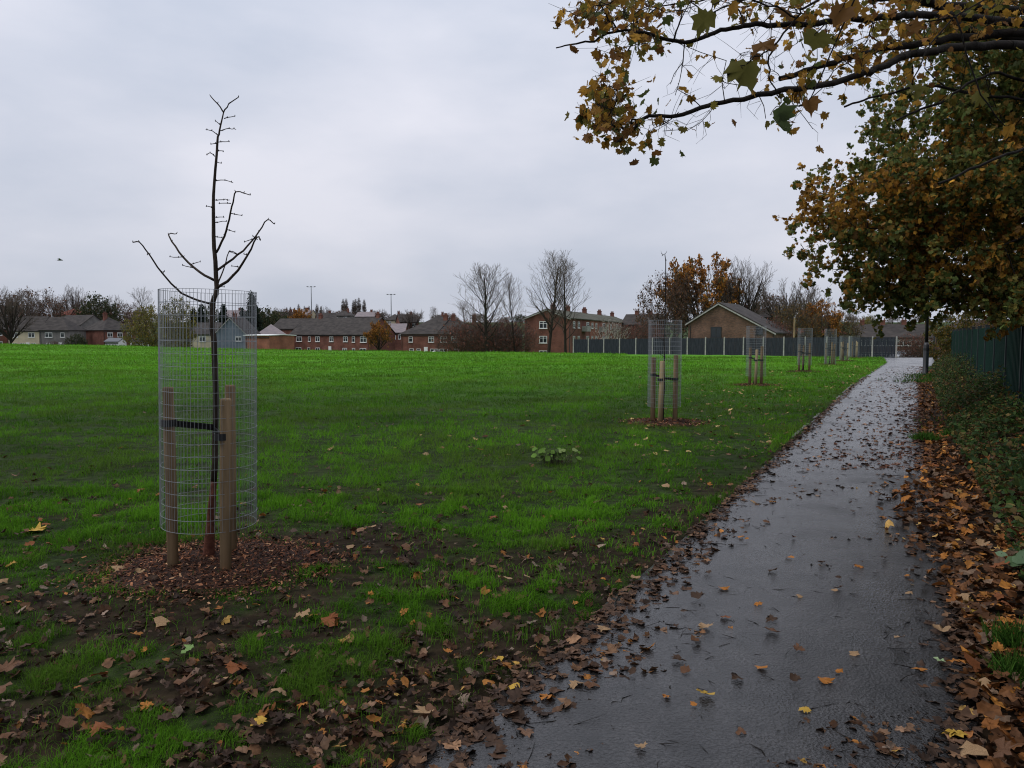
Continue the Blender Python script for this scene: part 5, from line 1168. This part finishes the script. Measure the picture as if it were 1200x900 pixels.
# ------------------------------------------------------------------ trees leaning over the path from the right
LEAFC = [(3, (.16, .075, .018)), (2, (.25, .12, .02)), (2, (.10, .055, .02)), (2, (.09, .09, .02)), (1, (.05, .06, .02))]
def bigtree(name, label, seed, loc, trunk, limbs, pts, bf, leafn, lsize, palf, ntw, ltw, rtw, rmax, tpl=MAPLE, leaf_far=None, rtip=.004, pw=.5, limb_r=None):
    """limbs: explicit polylines (world); pts: attractors (world)"""
    r = np.random.default_rng(seed); t_ = thing(name, label, 'tree', loc); O = np.array(loc)
    base = [np.array(p)-O for p in trunk]
    P = list(base); par = [-1]+list(range(len(base)-1))
    for attach, poly in limbs:
        prev = attach
        for p in densify([P[attach] if False else np.array(q)-O for q in poly], 3, .006):
            P.append(p); par.append(prev); prev = len(P)-1
    # grow onto the given skeleton
    P = [np.array(p) for p in P]; nb_ = len(P); pl = [0.]*nb_
    for i in range(1, nb_): pl[i] = pl[par[i]]+np.linalg.norm(P[i]-P[par[i]])
    pt = np.asarray(pts)-O; n_ = len(pt); best = np.full(n_, 1e9); bi = np.zeros(n_, int); alive = np.ones(n_, bool)
    def relax(i):
        d = np.linalg.norm(pt-P[i], axis=1); c = d+bf*pl[i]; k_ = alive & (c < best); best[k_] = c[k_]; bi[k_] = i
    for i in range(2, nb_): relax(i)
    for _ in range(n_):
        j = int(np.argmin(np.where(alive, best, 1e9))); alive[j] = False; p = bi[j]; P.append(pt[j]); par.append(p); pl.append(pl[p]+np.linalg.norm(pt[j]-P[p])); relax(len(P)-1)
    P = np.array(P); par = np.array(par); cnt = np.zeros(len(P)); ch = np.bincount(par[par >= 0], minlength=len(P))
    order = np.argsort(-np.array(pl)); cnt[:] = (ch == 0)
    # counts by walking from the tips (parents always have a lower index)
    for i in range(len(P)-1, 0, -1): cnt[par[i]] += cnt[i]
    rad = np.minimum(rtip*np.maximum(cnt, 1)**pw, rmax); i = np.arange(1, len(P)); p = par[i]
    P0, P1 = P[p], P[i]; mid = (P0+P1)/2+r.normal(size=P0.shape)*np.linalg.norm(P1-P0, axis=1, keepdims=True)*.04
    if limb_r:
        k0 = len(base)
        for attach, poly in limbs:
            n3 = (len(poly)-1)*3+1; px_ = 600+900*(P[k0:k0+n3, 0]+O[0])/(P[k0:k0+n3, 1]+O[1])
            rad[k0:k0+n3] = np.maximum(np.interp(px_, [640, 720, 800, 1000, 1200, 1400], limb_r), .004)*(1 if attach == 4 else .38); k0 += n3
    r0 = np.minimum(rad[p], rad[i]*1.5); rm = (r0+rad[i])/2; B = Batch(); big = rm > .02
    B.add(*tubes(P0[big], mid[big], r0[big], rm[big], 10)); B.add(*tubes(mid[big], P1[big], rm[big], rad[i][big], 10)); sml = ~big
    B.add(*tubes(P0[sml], mid[sml], r0[sml], rm[sml], 5)); B.add(*tubes(mid[sml], P1[sml], rm[sml], rad[i][sml], 5))
    obj('trunk', B.mesh('trunk', True), M['bark_dark'], t_)
    sel = np.arange(nb_, len(P)); q = np.repeat(sel, ntw); d0 = P[q]-P[par[q]]; d0 /= np.linalg.norm(d0, axis=1, keepdims=True)+1e-9
    f = r.uniform(0, 1, (len(q), 1)); S = P[par[q]]*(1-f)+P[q]*f
    d1 = d0*.5+r.normal(size=d0.shape)*.7+[-.15, 0, -.05]; d1 /= np.linalg.norm(d1, axis=1, keepdims=True); L_ = ltw*r.uniform(.3, 1.2, (len(q), 1))
    A = S+d1*L_*.5; d2 = d1+r.normal(size=d1.shape)*.5; d2 /= np.linalg.norm(d2, axis=1, keepdims=True); E = A+d2*L_*.5
    T = Batch(); n2 = len(q); T.add(*tubes(S, A, np.full(n2, rtw), np.full(n2, rtw*.75))); T.add(*tubes(A, E, np.full(n2, rtw*.75), np.full(n2, rtw*.45))); obj('twigs', T.mesh('twigs'), M['bark_dark'], t_)
    tw = np.concatenate([A, E, E]); s_ = tw[r.integers(0, len(tw), leafn)]+r.normal(size=(leafn, 3))*lsize*.45+[0, 0, -lsize*.3]
    col, keep = palf(r, s_+O); s_, col = s_[keep], col[keep]
    V, F, C = leaves(s_, lsize*r.uniform(.55, 1.2, len(s_)), r.normal(size=(len(s_), 3))*[1, 1, .8]+[0, -.3, .3], col, tpl, .45, r, .4, dirs=r.normal(size=(len(s_), 3))*.6+[0, 0, -1])
    Bl = Batch(); Bl.add(V, F, C); obj('crown', Bl.mesh('crown'), M['leaf'], t_)
    return t_
# A: near maple whose two long limbs reach across the top of the photo
def pp(l): return [XZ(a, b, d) for a, b, d in l]
T0 = (8.3, 8.4, 0)
trunkA = [(8.3, 8.4, -.2), (8.25, 8.4, 1.0), (8.2, 8.35, 2.4), (8.1, 8.3, 3.8), (8.0, 8.2, 5.2), (7.8, 8.2, 7.0), (7.7, 8.3, 9.0)]
limA = pp([(1330, 25, 7.9), (1200, 27, 7.6), (1093, 17, 7.2), (1045, 20, 7.0), (987, 24, 6.9), (933, 29, 6.8), (885, 29, 6.7), (845, 36, 6.6), (803, 48, 6.5), (761, 40, 6.4), (733, 35, 6.3), (710, 41, 6.3), (687, 49, 6.2), (652, 56, 6.1)])
limB = pp([(1360, 60, 7.8), (1200, 53, 7.2), (1120, 56, 6.9), (1072, 63, 6.7), (1040, 75, 6.6), (1008, 88, 6.5), (960, 100, 6.4), (920, 106, 6.3), (873, 114, 6.2), (838, 121, 6.15), (792, 135, 6.1), (761, 136, 6.0), (740, 154, 5.95), (722, 168, 5.9)])
limC = pp([(1200, -30, 7.8), (1100, -22, 7.4), (1000, -12, 7.2), (900, -12, 7.0), (817, 2, 6.8), (771, 8, 6.7), (752, 22, 6.6), (728, 34, 6.5), (700, 20, 6.4), (680, 12, 6.4)])
limE = pp([(1330, 70, 8.2), (1200, 46, 8.0), (1136, 35, 7.8), (1104, 14, 7.6), (1080, -8, 7.5), (1050, -40, 7.4)])
limF = pp([(1320, 130, 8.0), (1200, 95, 8.0), (1160, 85, 7.8), (1109, 117, 7.6), (1075, 130, 7.5), (1052, 141, 7.4)])
limH = pp([(1360, 20, 8.1), (1200, 12, 7.9), (1120, 6, 7.7), (1060, 2, 7.5), (990, -8, 7.3)]); limI = pp([(1340, 160, 8.3), (1220, 120, 8.1), (1150, 112, 7.9), (1090, 100, 7.7), (1030, 112, 7.5), (990, 125, 7.4)]); limJ = pp([(1340, 200, 8.4), (1230, 170, 8.2), (1160, 190, 8.0), (1100, 215, 7.8)])
limG = pp([(1360, 50, 7.9), (1200, 38, 7.6), (1100, 48, 7.3), (1020, 62, 7.1), (960, 78, 7.0), (915, 92, 6.9)])
r = np.random.default_rng(77); AT = []
def around(px, py, d, sx_, sy_, n_, sd=.35):
    for k in range(n_): AT.append(XZ(px+r.normal()*sx_, py+r.normal()*sy_, d+r.normal()*sd))
around(745, 8, 6.5, 40, 13, 34); around(700, 22, 6.3, 16, 12, 12); around(745, 52, 6.3, 32, 9, 10); around(800, 15, 6.6, 40, 12, 14)
around(722, 104, 6.0, 15, 8, 16, .25); around(708, 128, 6.0, 9, 10, 16, .25); around(735, 146, 6.0, 24, 6, 15, .25); around(795, 140, 6.1, 30, 8, 10)
around(960, 55, 6.8, 40, 20, 26); around(940, 15, 6.9, 60, 12, 22); around(1060, 18, 7.2, 70, 16, 45); around(1150, 25, 7.5, 50, 30, 50); around(880, 0, 7, 60, 8, 18); around(1040, 62, 7, 35, 14, 22)
around(850, 85, 6.4, 50, 18, 12); around(925, 135, 6.4, 18, 18, 9)
AT = np.array(AT); AT = AT[AT[:, 2] > 2.6]
def palA(r, p):
    n_ = len(p); c = pick(r, n_, [(3, (.30, .16, .03)), (2.4, (.40, .22, .035)), (2, (.19, .09, .028)), (2.2, (.18, .15, .03)), (.8, (.08, .10, .03))], .25)
    px = 600+900*p[:, 0]/p[:, 1]; dens = np.clip(1-.55*((px > 770) & (px < 905)), 0, 1); return c, r.uniform(size=n_) < dens
bigtree('maple_tree', 'near maple reaching two long leafy limbs across the top of the photo', 5, T0, trunkA, [(4, limA), (4, limB), (5, limC), (4, limE), (3, limF), (4, limG), (4, limH), (3, limI), (3, limJ)], AT, .12, 1750, .075, palA, 3, .26, .0022, .16, rtip=.0028, pw=.45, limb_r=[.004, .011, .017, .026, .042, .08])
# thin near branches with the large leaves
tn = thing('maple_branch', 'thin drooping branch of large olive leaves hanging close to the viewer', 'branch', tuple(XZ(1230, -40, 3.3)))
O = np.array(tn.location); mb = MB()
lines = [[(1230, -40, 3.3), (1100, -60, 3.1), (957, 0, 2.9), (933, 21, 2.9), (906, 54, 2.85), (885, 68, 2.8), (870, 80, 2.8)], [(933, 21, 2.9), (900, 5, 2.85), (850, -2, 2.8), (826, 18, 2.75)], [(1230, -40, 3.3), (1120, 20, 3.1), (1078, 80, 3.0), (1068, 98, 3.0)],
         [(906, 54, 2.85), (898, 84, 2.9), (912, 110, 2.95), (915, 128, 2.95)], [(1100, -60, 3.1), (1010, -20, 3.0), (985, 12, 3.0)], [(985, 12, 3.0), (968, 28, 3.0), (955, 42, 3.0)], [(1010, -20, 3.), (960, 90, 3.1), (948, 118, 3.1)], [(1120, 20, 3.1), (1066, 30, 3.1)], [(1120, 20, 3.1), (1150, 110, 3.1), (1180, 150, 3.1)]]
for i, l_ in enumerate(lines):
    Q = densify([XZ(*p)-O for p in l_], 4, .004); mb.tube(Q, list(np.linspace(.006 if i == 0 else .0035, .0018, len(Q))), 6)
obj('stem', mb.mesh('stem', True), M['bark_dark'], tn)
BL = [(826, 22, 2.75, .10, 0), (873, 80, 2.8, .125, 0), (895, 52, 2.85, .085, 2), (908, 142, 2.95, .105, 1), (918, 133, 2.95, .06, 1), (1071, 104, 3., .085, 0), (987, 16, 3., .11, 2), (957, 44, 3., .10, 0), (948, 122, 3.1, .085, 2), (1066, 32, 3.1, .08, 2), (1000, 5, 3.05, .08, 3), (922, 12, 2.9, .08, 2), (1182, 152, 3.1, .08, 3), (858, 8, 2.8, .055, 3), (1150, 112, 3.1, .07, 0)]
bc = [(.14, .13, .03), (.08, .11, .04), (.20, .10, .03), (.34, .18, .03)]
P = np.array([XZ(a, b, d)-O for a, b, d, s_, c in BL]); r = np.random.default_rng(8)
V, F, C = leaves(P, np.array([b[3] for b in BL]), r.normal(size=(len(BL), 3))*.35+[0, -1, .2], np.array([bc[b[4]] for b in BL]), MAPLE, .7, r, .9, dirs=r.normal(size=(len(BL), 3))*.6+[0, 0, -1])
B = Batch(); B.add(V, F, C); obj('large_leaves', B.mesh('large_leaves'), M['leaf'], tn)

def edgeB(z, y): return np.interp(z, [1.9, 2.4, 3.0, 4.05, 4.65, 5.25, 6.0, 9], [5.5, 5.0, 4.55, 4.6, 5.15, 5.6, 6.0, 7.0])*y/13.5
# B: dense tree behind the fence
r = np.random.default_rng(9)
def crownpts(n_, c, rad, bias=.5): return ellipsoid(r, n_, c, rad, bias)
ptsB = np.concatenate([crownpts(420, (10.2, 14.3, 4.9), (4.6, 4.2, 2.75)), crownpts(170, (6.9, 13.2, 3.5), (2.2, 1.6, 1.2)), crownpts(200, (9.3, 14, 6.9), (3.3, 3.0, 2.2)), crownpts(110, (8.6, 13.3, 5.3), (2.2, 1.8, 2.0)), crownpts(120, (8.2, 13.2, 2.35), (2.6, 1.5, .55)), crownpts(90, (10.5, 12.5, 3.0), (2.6, 2, .8))])
ptsB = ptsB[(ptsB[:, 2] > 1.95) & (ptsB[:, 0] > edgeB(ptsB[:, 2], ptsB[:, 1])+.15)]
def palB(r, p):
    n_ = len(p); f = fbm(p[:, 0]*.9+p[:, 1]*.5, p[:, 2]*1.0+3, 55, 3); g_ = pick(r, n_, [(4, (.075, .105, .028)), (3, (.11, .125, .03)), (2.5, (.17, .145, .035)), (1, (.22, .14, .035))], .3)
    o_ = pick(r, n_, [(2, (.30, .15, .03)), (2, (.38, .20, .03)), (1, (.18, .10, .03))], .3); edge = sm((6.8-p[:, 0])/1.6)*.45+sm((p[:, 2]-6)/2)*.55
    k_ = r.uniform(size=n_) < np.clip(sm((f-.56)/.15)*.75+edge*.5+.05, 0, 1); c = np.where(k_[:, None], o_, g_); return c, p[:, 0] > edgeB(p[:, 2], p[:, 1])-.12+r.normal(size=n_)*.12
TB = (12.4, 15.2, 0); trB = [(12.4, 15.2, -.2), (12.35, 15.2, .9), (12.2, 15.1, 1.9), (12.0, 15.0, 3.0), (11.7, 14.8, 4.4), (11.3, 14.6, 6.0), (11, 14.5, 7.6)]
limsB = [(3, [(12, 15, 3.0), (10.6, 14.6, 3.6), (9, 14, 3.7), (7.2, 13.4, 3.5), (6.0, 13.1, 3.4)]), (2, [(12.2, 15.1, 2.2), (11, 13.6, 2.9), (9.6, 12.6, 3.1), (8.2, 12.2, 3.2)]), (4, [(11.7, 14.8, 4.4), (9.8, 14, 5.6), (8, 13.4, 6.2), (6.9, 13, 6.5)]), (3, [(12, 15, 3.2), (12.6, 13.5, 4.0), (13, 12.5, 4.4)])]
bigtree('sycamore_tree', 'dense green and orange tree hanging low over the green fence', 6, TB, trB, limsB, ptsB, .25, 90000, .085, palB, 5, .5, .003, .22, rtip=.0045, pw=.47)
# C: further tree of the same row
ptsC = np.concatenate([crownpts(330, (17.6, 24.5, 5.6), (5.0, 4.6, 3.3)), crownpts(110, (15.2, 22.5, 3.8), (2.4, 2.2, 1.5))]); ptsC = ptsC[ptsC[:, 2] > 2.5]
TC = (19.2, 25.5, 0); trC = [(19.2, 25.5, -.2), (19.2, 25.5, 1.2), (19, 25.4, 2.4), (18.8, 25.2, 3.8), (18.3, 25, 5.4), (18, 24.8, 7.2)]
limsC = [(3, [(18.8, 25.2, 3.8), (17, 24, 4.2), (15, 22.8, 4.2)]), (3, [(18.8, 25.2, 3.9), (16.5, 24, 6.0), (14.6, 23.4, 6.8)])]
bigtree('sycamore_tree', 'second dense tree farther along the green fence, mostly hidden by the first', 7, TC, trC, limsC, ptsC, .25, 34000, .12, palB, 3, .7, .004, .24, tpl=OVAL*[1.5, 1], rtip=.005, pw=.47)
# yellow-green bush at the far end of the fence
ptsD = crownpts(170, (22.75, 39.5, 1.3), (1.0, 2.8, 1.7)); ptsD = ptsD[ptsD[:, 2] > .15]
def palD(r, p): return pick(r, len(p), [(3, (.09, .085, .02)), (2, (.14, .10, .02)), (2, (.05, .06, .02)), (1, (.2, .11, .02))], .25), np.ones(len(p), bool)
t_ = bigtree('fence_shrub', 'yellow-green shrub spilling past the far end of the green fence', 8, (22.8, 39.5, 0), [(22.8, 39.5, -.1), (22.8, 39.5, .2), (22.7, 39.5, .5), (22.7, 39.5, .9)], [(2, [(22.7, 39.4, .5), (22.4, 39, .9), (22.2, 38.8, 1.4)])], ptsD, .3, 6500, .10, palD, 3, .4, .004, .05, tpl=OVAL*[1.4, 1]); t_['category'] = 'shrub'

# D: unseen tree, assumed and added so its crown shades the near ground
r = np.random.default_rng(19); ptsE = ellipsoid(r, 330, (2.6, .3, 6.6), (6.0, 5.2, 2.5), .45); ptsE = ptsE[(ptsE[:, 2] > 2.6+.5*np.maximum(ptsE[:, 1], 0)+.8)]
TE = (4.2, -4.0, 0); trE = [(4.2, -4, -.2), (4.2, -4, 1.2), (4.1, -3.8, 2.6), (3.9, -3.3, 4.2), (3.5, -2.5, 5.6), (3.1, -1.8, 7.2)]
def palE(r, p): c = pick(r, len(p), [(3, (.16, .08, .018)), (2, (.25, .12, .02)), (3, (.06, .06, .02))], .25); return c, p[:, 2] > 1.9+.48*np.maximum(p[:, 1], 0)+.25
bigtree('maple_tree', 'unseen maple assumed behind the viewpoint, its crown added to shade the near path', 29, TE, trE, [(3, [(3.9, -3.3, 4.2), (2.5, -1.5, 5.2), (.5, 0, 6)])], ptsE, .25, 17000, .15, palE, 3, .5, .003, .25, rtip=.0045, pw=.47)

# ------------------------------------------------------------------ gull in the sky
p = XZ(70, 305, 60); bd = thing('bird', 'tiny dark bird flying in the empty sky at left', 'bird', tuple(p), R(20))
mb = MB(); mb.tube([(-.2, 0, .0), (-.12, 0, .01), (0, 0, .02), (.12, 0, .02), (.19, 0, .01), (.23, 0, .0)], [.01, .04, .055, .045, .03, .006], 10); 
for s_ in (-1, 1):
    mb.add([(.08, s_*.03, .03), (-.06, s_*.03, .03), (-.04, s_*.28, .12), (.07, s_*.26, .13), (-.1, s_*.55, .05), (-.04, s_*.5, .07), (.08, s_*.03, .018), (-.06, s_*.03, .02), (-.04, s_*.28, .11), (.07, s_*.26, .115)], [(0, 1, 2, 3), (3, 2, 4, 5), (9, 8, 7, 6), (9, 5, 4, 8)])
mb.add([(-.18, -.02, .005), (-.18, .02, .005), (-.3, .05, .0), (-.3, -.05, .0)], [(0, 1, 2, 3)])
obj('body', mb.mesh('body', True), M['feather'], bd)
